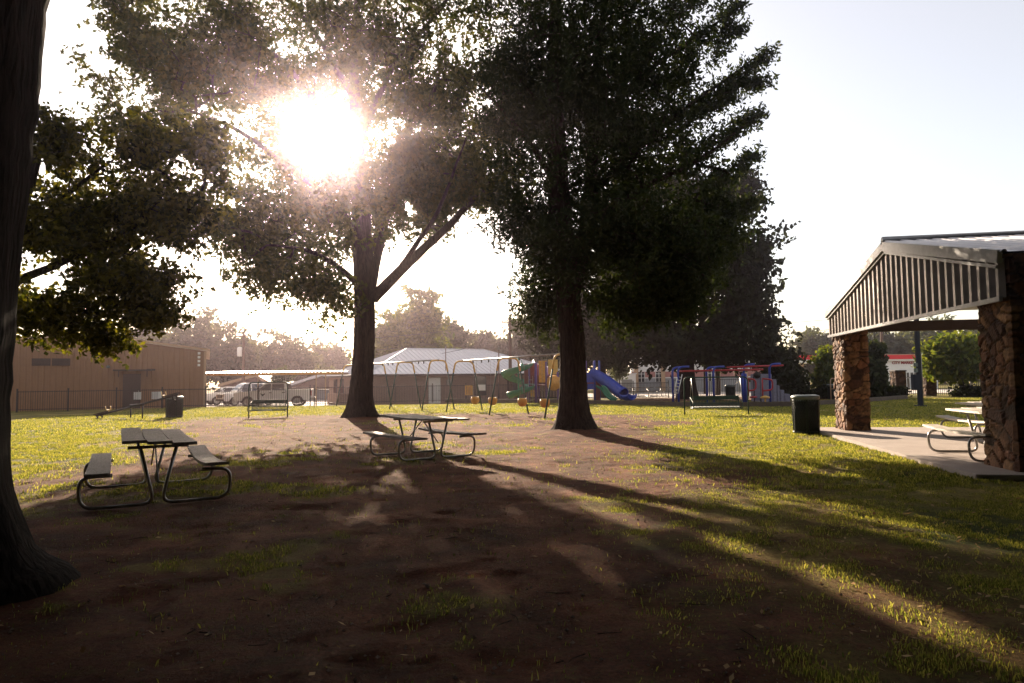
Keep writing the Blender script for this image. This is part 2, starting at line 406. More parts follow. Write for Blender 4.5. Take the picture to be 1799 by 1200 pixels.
def blades():
    def gen(n, y0, y1, hmin, hmax, wd, xspan):
        y = y0 + (y1 - y0) * rng.random(n) ** 1.0
        x = (rng.random(n) * 2 - 1) * xspan * (y * .8 + 1.5)
        g = grassf(x, y); cl = fbm(x, y, .25, 40)
        k = (rng.random(n) < (g ** 1.4) * sstep(.36, .62, cl) * 1.3 + .012) & (x > -22) & (x < 30)
        slab = (x > 6.75 + (y - 9.3) * .17) & (y > 8.6) & (y < 18.4)
        k &= ~slab
        for px, py in ((632, 738), (1012, 760)):
            p = G(px, py); k &= ((x - p.x) ** 2 + (y - p.y) ** 2) > .5
        x, y = x[k], y[k]; n = len(x); z = gz(x, y)
        z = z + ((fbm(x, y, 1.8, 21) - .5) * .07) * (y < 34)
        h = (hmin + (hmax - hmin) * rng.random(n) ** 1.6); an = rng.random(n) * 6.283; ln = rng.random(n) * .9 * h
        wv = wd * (.6 + .8 * rng.random(n)); la = rng.random(n) * 6.283
        dx, dy = np.cos(an) * wv, np.sin(an) * wv
        lx, ly = np.cos(la) * ln, np.sin(la) * ln
        v = np.stack([np.stack([x - dx, y - dy, z - .02], -1), np.stack([x + dx, y + dy, z - .02], -1),
                      np.stack([x + dx * .6 + lx * .4, y + dy * .6 + ly * .4, z + h * .6], -1), np.stack([x + lx, y + ly, z + h], -1)], 1)
        return v.reshape(-1, 3)
    vs = np.concatenate([gen(520000, 2.2, 9, .010, .034, .0026, 1), gen(520000, 9, 20, .02, .055, .006, 1), gen(420000, 20, 44, .025, .07, .014, 1)])
    f = np.arange(len(vs)).reshape(-1, 4)
    m = leafmat('grass_blades', (.06, .105, .018), (.44, .40, .13), .5, (1.25, 1.2, .6))
    tag(npmesh('grass', vs, f, m), 'short patchy green and yellow grass growing over the dirt', 'grass', kind='stuff')
blades()
def litter():
    n = 5200
    y = 2.6 + 14 * rng.random(n) ** 1.5; x = (rng.random(n) * 1.9 - .95) * (y * .8 + .5)
    k = rng.random(n) < .10 + .9 * sstep(.3, 3.5, x - (y - 6) * .15) * sstep(.42, .6, fbm(x, y, 1.3, 60)); x, y = x[k], y[k]; n = len(x)
    z = gz(x, y) + (fbm(x, y, 1.8, 21) - .5) * .07 + .018 + .02 * rng.random(n)
    l = .012 + .02 * rng.random(n); wv = l * (.25 + .3 * rng.random(n)); an = rng.random(n) * 6.283
    ax = np.stack([np.cos(an), np.sin(an), (rng.random(n) - .5) * .9], -1); bx = np.stack([-np.sin(an), np.cos(an), (rng.random(n) - .5) * 1.2], -1)
    c = np.stack([x, y, z], -1)
    v = np.stack([c - ax * l[:, None], c - bx * wv[:, None], c + ax * l[:, None], c + bx * wv[:, None]], 1).reshape(-1, 3)
    m = leafmat('dry_leaf', (.22, .12, .05), (.55, .40, .22), .25, (1, .8, .5))
    tag(npmesh('fallen_leaves', v, np.arange(len(v)).reshape(-1, 4), m), 'dry tan fallen leaves scattered over the shaded grass', 'leaf litter', kind='stuff')
    n = 5200; y = 2.6 + 15 * rng.random(n) ** 1.6; x = (rng.random(n) * 1.9 - .95) * (y * .8 + .5); k = (grassf(x, y) < .5); x, y = x[k], y[k]; n = len(x)
    s_ = .004 + .012 * rng.random(n) ** 3; z = gz(x, y) + (fbm(x, y, 1.8, 21) - .5) * .07 + s_ * .3
    oc = np.array([[1, 0, 0], [0, 1, 0], [-1, 0, 0], [0, -1, 0], [0, 0, .7], [0, 0, -.7]], float)
    v = np.stack([x, y, z], -1)[:, None] + oc[None] * (s_[:, None] * (.7 + .6 * rng.random((n, 6))))[..., None]
    fo = np.array([[0, 1, 4], [1, 2, 4], [2, 3, 4], [3, 0, 4], [1, 0, 5], [2, 1, 5], [3, 2, 5], [0, 3, 5]])
    f = (np.arange(n)[:, None, None] * 6 + fo[None]).reshape(-1, 3)
    tag(npmesh('pebbles', v.reshape(-1, 3), f, mat('pebble', (.30, .21, .16), .8, 0, 0, 3, 0, 40, .3, (.12, .08, .06))), 'small pebbles and grit lying on the bare dirt', 'pebbles', kind='stuff')
    # twigs
    mb = MB()
    for i in range(55):
        p = G(150 + random.random() * 1200, 830 + random.random() * 340); a = random.random() * 6.28; L = .04 + .13 * random.random()
        q = p + Vector((math.cos(a), math.sin(a), 0)) * L; mid = (p + q) / 2 + Vector((random.uniform(-.03, .03), random.uniform(-.03, .03), .012))
        mb.tube([p + Vector((0, 0, .012)), mid, q + Vector((0, 0, .012))], [.003, .0026, .0015], 4)
    tag(mb.build('twigs', M['bark_shaded']), 'small dark twigs strewn on the bare dirt', 'twigs', kind='stuff')
litter()

# ---------------------------------------------------------------- trees
def tube_np(P, r, n, lobes=None, seed=0):
    P = np.asarray(P); k = len(P); T = np.gradient(P, axis=0); T /= np.linalg.norm(T, axis=1)[:, None] + 1e-9
    ref = np.array([1., 0, 0]) if abs(T[0, 0]) < .8 else np.array([0, 1., 0])
    A = ref - T * (T @ ref)[:, None]; A /= np.linalg.norm(A, axis=1)[:, None] + 1e-9; B = np.cross(T, A)
    th = np.arange(n) * 2 * math.pi / n
    rr = np.asarray(r)[:, None] * np.ones(n)
    if lobes is not None: rr = rr * lobes(P, th)
    V_ = P[:, None] + rr[..., None] * (A[:, None] * np.cos(th)[None, :, None] + B[:, None] * np.sin(th)[None, :, None])
    i = np.arange(k - 1)[:, None] * n; j = np.arange(n)[None, :]; j2 = (j + 1) % n
    F_ = np.stack([i + j, i + j2, i + n + j2, i + n + j], -1).reshape(-1, 4)
    return V_.reshape(-1, 3), F_
def resample(pts, step):
    P = np.array([list(p) for p in pts], float); n = len(P)
    if n > 2:                                                # Catmull-Rom
        Q = np.vstack([2 * P[0] - P[1], P, 2 * P[-1] - P[-2]]); out = []
        for i in range(n - 1):
            p0, p1, p2, p3 = Q[i:i + 4]; m_ = max(2, int(np.linalg.norm(p2 - p1) / step))
            for t in np.linspace(0, 1, m_, endpoint=False):
                out.append(.5 * (2 * p1 + (p2 - p0) * t + (2 * p0 - 5 * p1 + 4 * p2 - p3) * t * t + (3 * p1 - p0 - 3 * p2 + p3) * t ** 3))
        out.append(P[-1]); return np.array(out)
    m_ = max(2, int(np.linalg.norm(P[1] - P[0]) / step) + 1)
    return P[0] + (P[1] - P[0]) * np.linspace(0, 1, m_)[:, None]
def leaves_np(C, per, sig, length, width, r_, flat=.65, droop=.35, sizes=None):
    n = len(C) * per; c = np.repeat(C, per, 0)
    s = sig if np.ndim(sig) == 0 else np.repeat(sig, per)[:, None]
    k = 7; ns = -(-n // k); rep = lambda a: np.repeat(a, k, 0)[:n]        # leaves sit in sprigs of seven
    off = rep(r_.normal(size=(ns, 3))) * s * np.array([1, 1, flat])
    sd_ = r_.normal(size=(ns, 3)); sd_[:, 2] -= droop * .5; sd_ /= np.linalg.norm(sd_, axis=1)[:, None]; sd_ = rep(sd_)
    tt = (np.arange(n) % k)[:, None] / k
    p = c + off + sd_ * (tt - .3) * length * 2.1 + r_.normal(size=(n, 3)) * length * .28
    d = r_.normal(size=(n, 3)) * .8 + sd_ * .9; d[:, 2] -= droop; d /= np.linalg.norm(d, axis=1)[:, None]
    u = np.cross(d, r_.normal(size=(n, 3))); u /= np.linalg.norm(u, axis=1)[:, None] + 1e-9
    L = length * (.5 + 1.1 * r_.random(n) ** 1.5)[:, None]; W = width * (.7 + .6 * r_.random(n))[:, None]
    nn = np.cross(d, u)
    v = np.stack([p - d * L * .5, p - u * W * .5 + d * L * .05, p + d * L * .5, p + u * W * .5 + d * L * .05 + nn * W * .12], 1).reshape(-1, 3)
    return v
def tree(name, label, base, trunk, tr, limbs, ells, per, leaf, lm, bm_, sig=.38, flare=.7, step=.45, holes=(), keep=None, sides=24,
         sprays=(), group=None, seed=1, flarelen=.5, twig=.006, cat='tree', minz=None, gap=.26, roots=0, rootr=.2, wobble=.13):
    r_ = np.random.default_rng(seed); base = np.array(base, float)
    root = thing(name, label, cat, tuple(base), 0, group)
    VV = []; FF = []; off = 0
    pos = []; par = []; fixed = []
    def addpts(P, rad, parent):
        ids = []
        for i, p in enumerate(P):
            pos.append(p); fixed.append(rad[i]); par.append(parent if i == 0 else ids[-1]); ids.append(len(pos) - 1)
        return ids
    P = resample(trunk, step); tl = np.linspace(0, 1, len(P)); rad = np.interp(tl, np.linspace(0, 1, len(tr)), tr)
    ph = r_.random(4) * 6.28
    def lobes(Pp, th):
        z = (Pp[:, 2] - base[2])[:, None]; f = np.exp(-z / flarelen)
        return 1 + flare * f * (1 + .38 * np.cos(3 * th + ph[0]) + .3 * np.cos(5 * th + ph[1]) + .15 * np.cos(8 * th + ph[3])) + .035 * np.cos(7 * th + ph[2] + z * .5)
    Pd = resample(trunk, .12 if len(P) > 3 else .2); rd = np.interp(np.linspace(0, 1, len(Pd)), np.linspace(0, 1, len(tr)), tr)
    Pd = Pd + r_.normal(size=Pd.shape) * np.array([.006, .006, 0])
    v, f = tube_np(Pd, rd, sides, lobes); VV.append(v); FF.append(f); off += len(v)
    ids = addpts(P, rad, -1); polys = []
    for lp, r0, r1 in limbs:
        Q = resample(lp, step); rr = np.linspace(r0, r1, len(Q))
        d = np.linalg.norm(np.array(pos) - Q[0], axis=1); a = int(np.argmin(d))
        addpts(Q, rr, a); Qd = resample(lp, .3)
        v, f = tube_np(Qd + r_.normal(size=Qd.shape) * .01, np.linspace(r0, r1, len(Qd)), 12); VV.append(v); FF.append(f + off); off += len(v)
    for kr in range(roots):
        a_ = 6.283 * kr / roots + r_.random() * .7; R0 = tr[0] * (1 + flare * .6); Lr = tr[0] * (1.6 + 1.3 * r_.random())
        dv = np.array([math.cos(a_), math.sin(a_), 0]); pv_ = np.array([-dv[1], dv[0], 0]) * r_.normal() * .25 * Lr
        b0 = base + dv * R0 * .55; pts = [b0 + [0, 0, .26], base + dv * R0 * 1.1 + [0, 0, .05], base + dv * (R0 + Lr * .5) + pv_ * .4 + [0, 0, -.005], base + dv * (R0 + Lr) + pv_ + [0, 0, -.06]]
        Qd = resample(pts, .12); v, f = tube_np(Qd + r_.normal(size=Qd.shape) * .008, np.linspace(tr[0] * rootr, .015, len(Qd)), 10); VV.append(v); FF.append(f + off); off += len(v)
    C = []; S = []
    for (cx_, cy_, cz_, rx, ry, rz, n) in ells:
        q = r_.normal(size=(n, 3)); q /= np.linalg.norm(q, axis=1)[:, None]
        dk = r_.normal(size=(3, 3)) * 2.2; wob = 1 + wobble * (np.sin(q @ dk[0]) + np.sin(q @ dk[1] * 1.7 + 1) + np.sin(q @ dk[2] * 2.5))
        q *= (r_.random(n) ** .45 * wob)[:, None]
        C.append(q * [rx, ry, rz] + [cx_, cy_, cz_]); S.append(np.full(n, sig))
    for (a, b, n, wdt) in sprays:
        a = np.array(a, float); b = np.array(b, float); t = np.linspace(0, 1, n)
        q = a + (b - a) * t[:, None] + r_.normal(size=(n, 3)) * (wdt * (1.1 - t))[:, None]; C.append(q); S.append(sig * (1.0 - .6 * t))
    C = np.concatenate(C); S = np.concatenate(S)
    ok = np.ones(len(C), bool); f_ = np.zeros(len(C))
    for q_ in range(9):
        kv = r_.normal(size=3); kv *= 6.28 / (sig * (4 + 5 * r_.random())) / np.linalg.norm(kv); f_ += np.sin(C @ kv + r_.random() * 6.28)
    ne = sum(e_[6] for e_ in ells); f_[ne:] += 3; ok &= f_ > np.quantile(f_[:ne], gap)
    for fn in holes: ok &= ~fn(C)
    if keep is not None: ok &= keep(C)
    if minz is not None: ok &= C[:, 2] > minz
    C = C[ok]; S = S[ok]
    # branches: each leaf cluster grows from the nearest wood already there
    PA = np.zeros((len(pos) + len(C) * 12, 3)); PA[:len(pos)] = pos; npos = len(pos)
    d0 = np.array([np.min(np.linalg.norm(PA[:npos] - c, axis=1)) for c in C]); order = np.argsort(d0)
    segs = []; hi = base[2] + (P[-1][2] - base[2]) * .28
    for ci in order:
        c = C[ci]; A_ = PA[:npos]; dd = np.linalg.norm(A_ - c, axis=1) + np.maximum(0, A_[:, 2] - c[2]) * .7 + np.where(A_[:, 2] < hi, 5, 0)
        a = int(np.argmin(dd)); p0 = A_[a]; L = np.linalg.norm(c - p0); m_ = int(np.clip(L / step, 2, 8))
        t = np.linspace(0, 1, m_ + 1)[:, None]; mid = (p0 + c) / 2 + np.array([0, 0, .12 * L]) + r_.normal(size=3) * .07 * L
        Q = p0 * (1 - t) ** 2 + mid * 2 * t * (1 - t) + c * t * t
        i0 = npos; PA[npos:npos + m_] = Q[1:]; pr = [a] + list(range(i0, i0 + m_ - 1)); par += pr; fixed += [0] * m_
        npos += m_; segs.append((a, i0, m_, Q))
    W = np.zeros(npos)
    for i in range(npos - 1, -1, -1):
        W[i] += .25
        if par[i] >= 0: W[par[i]] += W[i] * .98
    rad = twig * np.sqrt(W * 4) * .9 + .002
    fx = np.array(fixed)
    for a, i0, m_, Q in segs:
        ra = rad[a] if fx[a] == 0 else min(fx[a] * .75, rad[i0] * 1.1)
        rr = np.concatenate([[min(ra, rad[i0] * 1.15)], rad[i0:i0 + m_]])
        v, f = tube_np(Q, rr, 5); VV.append(v); FF.append(f + off); off += len(v)
    npmesh('trunk', np.concatenate(VV) - base, np.concatenate(FF), bm_, root, True)
    lv = leaves_np(C, per, S, leaf[0], leaf[1], r_)
    if minz is not None: pass
    if keep is not None:
        q = lv.reshape(-1, 4, 3); kk = keep(q.mean(1)); lv = q[kk].reshape(-1, 3)
    npmesh('crown', lv - base, np.arange(len(lv)).reshape(-1, 4), lm, root)
    return root
def ell(px, py, rx, ry, Y, n, dy=None, yo=0.0):         # crown lobe measured in the photo, in metres at depth Y
    c = V(px, py, Y); k = Y / F
    return (c.x, c.y + yo, c.z, rx * k, dy if dy else rx * k * .9, ry * k, n)
def P_(px, py, Y): return V(px, py, Y)
sdn = np.array(sd)
def sunhole(r1, y0=0, y1=100):
    def f(C):
        q = C - np.array([0, 0, H]); t = q @ sdn; d = np.linalg.norm(q - t[:, None] * sdn, axis=1)
        return (d < r1) & (C[:, 1] > y0) & (C[:, 1] < y1)
    return f

SH = [(*G(px, py), r_) for px, py, r_ in ((905, 945, .26), (945, 975, .30), (990, 1000, .24), (1090, 905, .2), (1470, 1020, .18), (1540, 1050, .2), (1640, 1100, .2), (1300, 965, .15))]
def unshaft(C):
    ok = np.ones(len(C), bool)
    for x, y, z, r_ in SH:
        q = C - np.array([x, y, z]); t = q @ sdn; d = np.linalg.norm(q - t[:, None] * sdn, axis=1); ok &= d > r_
    return ok
# big oak left of centre: the sun stands behind its crown
bA = G(634, 736); YA = bA.y
tree('oak_tree', 'big spreading oak left of centre with the sun shining through its crown', bA,
     [bA - Vector((0, 0, .15)), P_(634, 690, YA), P_(640, 600, YA), P_(640, 510, YA), P_(636, 400, YA + .5), P_(630, 280, YA + .8), P_(622, 140, YA + 1), P_(628, 0, YA + 1.2), P_(640, -130, YA + 1)],
     [.45, .42, .405, .40, .28, .23, .17, .12, .05],
     [([P_(655, 525, YA), P_(720, 460, YA - .5), P_(790, 395, YA - 1), P_(845, 335, YA - 1.5), P_(905, 280, YA - 2)], .24, .06),
      ([P_(650, 515, YA), P_(668, 430, YA + .2), P_(688, 350, YA + .4), P_(735, 250, YA + .5), P_(775, 120, YA + .8)], .20, .06),
      ([P_(700, 478, YA - .3), P_(730, 430, YA - .9), P_(770, 370, YA - 1.8), P_(820, 240, YA - 2.6)], .12, .03),
      ([P_(640, 500, YA), P_(655, 430, YA + 1), P_(690, 340, YA + 2), P_(760, 330, YA + 3)], .16, .04),
      ([P_(635, 505, YA), P_(595, 470, YA - 1), P_(540, 440, YA - 2), P_(470, 430, YA - 2.6)], .15, .04),
      ([P_(636, 420, YA), P_(580, 350, YA - .5), P_(500, 290, YA - 1.2), P_(420, 230, YA - 2), P_(320, 190, YA - 2.4)], .17, .04),
      ([P_(634, 330, YA), P_(560, 190, YA + .5), P_(470, 90, YA), P_(330, 60, YA - .5), P_(200, 80, YA - 1)], .17, .04),
      ([P_(630, 250, YA), P_(690, 120, YA), P_(770, 20, YA - 1), P_(840, -80, YA - 1)], .15, .04),
      ([P_(626, 180, YA), P_(540, 40, YA + 1), P_(430, -70, YA + 1)], .14, .04)],
     [ell(500, 470, 95, 75, YA, 120, yo=-1.5), ell(585, 520, 60, 45, YA, 40, yo=-1), ell(445, 400, 60, 60, YA, 36, yo=-2), ell(385, 130, 170, 110, YA, 270, yo=-1.5), ell(255, 95, 62, 85, YA, 60, yo=-1.5),
      ell(330, 235, 120, 55, YA, 80, yo=-2), ell(560, 300, 160, 150, YA, 250), ell(570, 365, 120, 75, YA, 110), ell(690, 330, 70, 60, YA, 60), ell(745, 350, 75, 48, YA, 85), ell(815, 325, 75, 48, YA, 60), ell(880, 340, 50, 45, YA, 30, yo=-1), ell(620, 80, 270, 130, YA, 420), ell(620, -130, 330, 150, YA, 300),
      ell(790, 200, 150, 130, YA, 200), ell(820, 330, 75, 50, YA, 42, yo=-1.5), ell(730, 290, 90, 70, YA, 60), ell(735, 400, 50, 45, YA, 14)],
     84, (.205, .12), M['leaf_a'], M['bark'], sig=.38, flare=.75, holes=[sunhole(.55)], keep=lambda C: ~sunhole(.36)(C) & unshaft(C), gap=.32, seed=3, roots=7, sides=40, flarelen=.42)
# tall tree right of centre
bB = G(1010, 758); YB = bB.y
tree('oak_tree', 'tall dark oak right of centre with two upright stems and feathery right edge', bB,
     [bB - Vector((0, 0, .15)), P_(1008, 700, YB), P_(1006, 620, YB), P_(1000, 530, YB), P_(990, 440, YB), P_(980, 320, YB), P_(975, 180, YB), P_(975, 30, YB + .3), P_(985, -150, YB + .3)],
     [.40, .365, .345, .34, .30, .23, .19, .14, .06],
     [([P_(1003, 520, YB), P_(1025, 430, YB + .3), P_(1038, 320, YB + .5), P_(1042, 180, YB + .5), P_(1060, 20, YB + .4), P_(1070, -120, YB)], .26, .06),
      ([P_(1040, 340, YB + .4), P_(1120, 260, YB), P_(1220, 180, YB - .4), P_(1330, 100, YB - .8)], .13, .02),
      ([P_(1040, 250, YB + .4), P_(1110, 150, YB), P_(1200, 80, YB), P_(1290, 20, YB)], .12, .02),
      ([P_(1030, 400, YB), P_(1130, 330, YB - .6), P_(1230, 280, YB - 1), P_(1320, 210, YB - 1)], .12, .02),
      ([P_(1028, 430, YB), P_(1120, 420, YB - 1), P_(1200, 450, YB - 1.5), P_(1250, 500, YB - 1.6)], .10, .02),
      ([P_(980, 330, YB), P_(930, 250, YB - .3), P_(880, 190, YB - .5), P_(840, 150, YB)], .11, .02),
      ([P_(985, 420, YB), P_(950, 400, YB + .4), P_(925, 430, YB + .6)], .07, .02)],
     [ell(1070, 230, 165, 180, YB, 400), ell(1060, 20, 190, 150, YB, 300), ell(1050, -170, 200, 110, YB, 150), ell(1110, 440, 165, 90, YB, 230, yo=-.6), ell(1180, 490, 85, 60, YB, 80, yo=-1), ell(1130, 530, 105, 45, YB, 70, yo=-.5), ell(1230, 420, 70, 70, YB, 60),
      ell(925, 130, 105, 150, YB, 170), ell(915, 330, 60, 55, YB, 34), ell(948, 430, 38, 70, YB, 55), ell(952, 530, 36, 60, YB, 40, yo=.6), ell(905, 390, 30, 40, YB, 14), ell(1120, 550, 80, 30, YB, 22, yo=-1), ell(1240, 400, 60, 60, YB, 34)],
     115, (.155, .06), M['leaf_b'], M['bark'], sig=.30, keep=unshaft, flare=.75, gap=.2, roots=6, seed=8, sides=40, flarelen=.4,
     sprays=[(P_(1170, 240, YB), P_(1355, 90, YB - .8), 26, .34), (P_(1150, 150, YB), P_(1300, 8, YB), 24, .34), (P_(1180, 310, YB - .6), P_(1330, 200, YB - 1), 24, .3),
             (P_(1200, 370, YB - .8), P_(1325, 270, YB - 1), 18, .3), (P_(1180, 200, YB), P_(1345, 140, YB - .5), 18, .3), (P_(1120, 80, YB), P_(1230, -20, YB), 16, .3),
             (P_(1220, 400, YB - .8), P_(1330, 350, YB - 1), 14, .3), (P_(1180, 130, YB + .5), P_(1300, 50, YB), 16, .3)])
# dense dark tree farther back
bC = G(1206, 701)
YC = bC.y
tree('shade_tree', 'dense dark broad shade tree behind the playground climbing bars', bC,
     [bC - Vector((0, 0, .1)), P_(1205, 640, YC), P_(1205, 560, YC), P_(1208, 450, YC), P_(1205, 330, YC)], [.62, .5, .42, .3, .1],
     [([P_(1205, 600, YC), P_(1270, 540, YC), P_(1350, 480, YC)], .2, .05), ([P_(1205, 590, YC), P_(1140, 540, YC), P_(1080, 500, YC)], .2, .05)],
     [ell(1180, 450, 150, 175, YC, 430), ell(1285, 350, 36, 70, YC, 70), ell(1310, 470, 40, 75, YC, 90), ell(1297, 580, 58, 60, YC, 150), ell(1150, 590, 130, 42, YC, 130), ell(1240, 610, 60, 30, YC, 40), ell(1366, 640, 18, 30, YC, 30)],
     84, (.42, .26), M['leaf_c'], M['bark_shaded'], sig=.60, flare=.4, wobble=.10, gap=.34, seed=12, step=.9, twig=.012, flarelen=.8)
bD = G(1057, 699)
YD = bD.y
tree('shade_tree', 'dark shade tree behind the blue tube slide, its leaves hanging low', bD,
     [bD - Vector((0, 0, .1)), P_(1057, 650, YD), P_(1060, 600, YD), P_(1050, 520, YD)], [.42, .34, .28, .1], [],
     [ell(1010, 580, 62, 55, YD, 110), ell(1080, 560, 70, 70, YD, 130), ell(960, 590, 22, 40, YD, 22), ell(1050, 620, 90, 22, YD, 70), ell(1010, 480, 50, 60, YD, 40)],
     84, (.40, .25), M['leaf_c'], M['bark_shaded'], sig=.62, flare=.3, seed=14, step=.9, twig=.012)
for k, (px, by, wd, lb) in enumerate([(1238, 692, .11, 'slender dark tree trunk just right of the broad shade tree'), (1261, 694, .2, 'stouter young tree behind the climbing bars, left of the far bin')]):
    b_ = G(px, by); Y_ = b_.y
    tree('young_tree', lb, b_, [b_, P_(px, 660, Y_), P_(px - 3, 610, Y_)], [wd, wd * .9, wd * .5], [], [ell(px, 615, 30, 22, Y_, 36)], 60, (.42, .26), M['leaf_c'], M['bark_shaded'],
         sig=.6, flare=.2, seed=30 + k, step=.9, twig=.012, sides=12)
# leafy tree at the left, close
YE = 15.0
bE = Vector((V(-50, 700, YE).x, YE, 0))
tree('maple_tree', 'bushy olive-green tree at the left edge, hanging over the tan metal shed', bE,
     [bE, P_(-45, 600, YE), P_(-20, 480, YE), P_(50, 330, YE), P_(80, 210, YE)], [.30, .22, .19, .12, .04],
     [([P_(-30, 520, YE), P_(110, 460, YE), P_(200, 420, YE), P_(310, 350, YE)], .11, .02), ([P_(-40, 560, YE), P_(90, 540, YE), P_(160, 550, YE), P_(240, 560, YE)], .09, .02),
      ([P_(30, 430, YE), P_(120, 340, YE), P_(200, 280, YE)], .09, .02)],
     [ell(130, 400, 110, 140, YE, 150), ell(100, 260, 60, 55, YE, 30), ell(260, 380, 100, 110, YE, 125), ell(350, 330, 60, 90, YE, 44), ell(210, 500, 130, 60, YE, 90), ell(260, 560, 62, 26, YE, 30),
      ell(110, 560, 80, 40, YE, 40), ell(190, 600, 36, 26, YE, 15), ell(-20, 420, 80, 160, YE, 70), ell(300, 250, 90, 60, YE, 44)],
     80, (.14, .09), M['leaf_e'], M['bark_shaded'], sig=.23, gap=.32, flare=.3, seed=21)
# nearest trunk at the left edge; its unseen crown is extended overhead to block sky light
bN = Vector((-4.22, 4.75, 0))
def frustum(C): return (C[:, 1] < -.5) | (C[:, 2] > H + .80 * np.maximum(C[:, 1], 0) + 1.2 + .12 * np.abs(C[:, 0] + 4))
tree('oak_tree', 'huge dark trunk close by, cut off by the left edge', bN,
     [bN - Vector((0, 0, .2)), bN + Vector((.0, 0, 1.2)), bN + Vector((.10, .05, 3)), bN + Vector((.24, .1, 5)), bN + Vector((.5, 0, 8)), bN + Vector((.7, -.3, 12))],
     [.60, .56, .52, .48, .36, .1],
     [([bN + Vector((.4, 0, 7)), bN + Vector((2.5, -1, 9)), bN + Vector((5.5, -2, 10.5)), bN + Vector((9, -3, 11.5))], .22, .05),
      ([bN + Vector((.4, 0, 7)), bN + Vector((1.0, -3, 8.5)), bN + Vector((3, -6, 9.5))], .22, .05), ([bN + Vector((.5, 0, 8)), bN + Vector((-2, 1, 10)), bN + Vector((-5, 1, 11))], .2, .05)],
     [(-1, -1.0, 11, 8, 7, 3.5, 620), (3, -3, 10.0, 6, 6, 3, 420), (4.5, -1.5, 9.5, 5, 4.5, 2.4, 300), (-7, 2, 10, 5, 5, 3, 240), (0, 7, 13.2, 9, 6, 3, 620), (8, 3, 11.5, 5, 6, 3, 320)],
     90, (.34, .24), M['leaf_c'], M['bark_shaded'], sig=.6, flare=.5, gap=.02, holes=[sunhole(2.0)], keep=frustum, seed=40, step=.6, sides=48, flarelen=.34)
for k, (x, y, r_) in enumerate([(5.5, -9, 7), (-5, -10, 7), (15, -6, 6.5), (-14, -4, 6.5), (21, 3, 7), (-19, 7, 6)]):  # unseen oaks added round the camera to block sky light
    b_ = Vector((x, y, 0))
    tree('oak_tree', ['sky-blocking oak added behind the camera, to its right', 'sky-blocking oak added behind the camera, to its left', 'sky-blocking oak added outside the picture at the far right', 'sky-blocking oak added outside the picture at the far left', 'sky-blocking oak added outside the picture beyond the shelter', 'sky-blocking oak added outside the picture left of the nearest trunk'][k], b_,
         [b_, b_ + Vector((.1, 0, 2.5)), b_ + Vector((0, .2, 6)), b_ + Vector((.2, 0, 11))], [.45, .38, .28, .08], [],
         [(x, y, 7.5, r_, r_, 6.0, 620), (x, y, 3, r_ * .9, r_ * .9, 2.6, 240)], 44, (.7, .5), M['leaf_c'], M['bark_shaded'], sig=.8, seed=50 + k, step=1.0, sides=14, flare=.4, twig=.012, group='oaks added out of view to block sky light')
for k in range(11):  # added tree row that cuts the sky light from the rear
    x = -40 + 8 * k; b_ = Vector((x, -23 + 3 * math.sin(k * 2.1), 0))
    tree('oak_tree', 'oak in the row added well behind the camera to block sky light', b_, [b_, b_ + Vector((0, 0, 4)), b_ + Vector((0, 0, 14))], [.45, .35, .1], [],
         [(x, b_.y, 9, 5.5, 4.5, 8.5, 260)], 40, (1.1, .8), M['leaf_c'], M['bark_shaded'], sig=1.2, seed=300 + k, step=2, sides=8, flare=.2, twig=.02, gap=.02, group='row of oaks added out of view to block sky light')
# hazy trees beyond the fence
def fartree(px, top, rx, Y, seed, label, low=True, n=110, lm='leaf_far', leaf=.75, per=60, rows=None):
    b_ = Vector((V(px, 690, Y).x, Y, float(gz(V(px, 690, Y).x, Y)))); k = Y / F
    zt = V(px, top, Y).z; h = zt - b_.z; z0 = b_.z + h * .3; R_ = rx * k
    tree('tree', label, b_, [b_, b_ + Vector((.1, 0, h * .3)), b_ + Vector((0, 0, h * .8))], [h * .03, h * .022, h * .008], [],
         [(b_.x, Y, z0 + h * .32, R_ * .8, R_ * .75, h * .36, n), (b_.x - R_ * .42, Y, z0 + h * .14, R_ * .55, R_ * .6, h * .26, n // 2), (b_.x + R_ * .45, Y, z0 + h * .10, R_ * .55, R_ * .6, h * .24, n // 2), (b_.x, Y, b_.z + h * .3, R_ * .8, R_ * .7, h * .16, n // 3)] if low else [(b_.x, Y, b_.z + h * .66, R_, R_ * .8, h * .30, n), (b_.x - R_ * .3, Y, b_.z + h * .5, R_ * .6, R_ * .6, h * .16, n // 3)],
         per, (leaf, leaf * .6), M[lm], M['bark_shaded'], sig=R_ * .12 + .15, seed=seed, step=1.6, sides=8, twig=.02, flare=.2, group='trees beyond the fence')
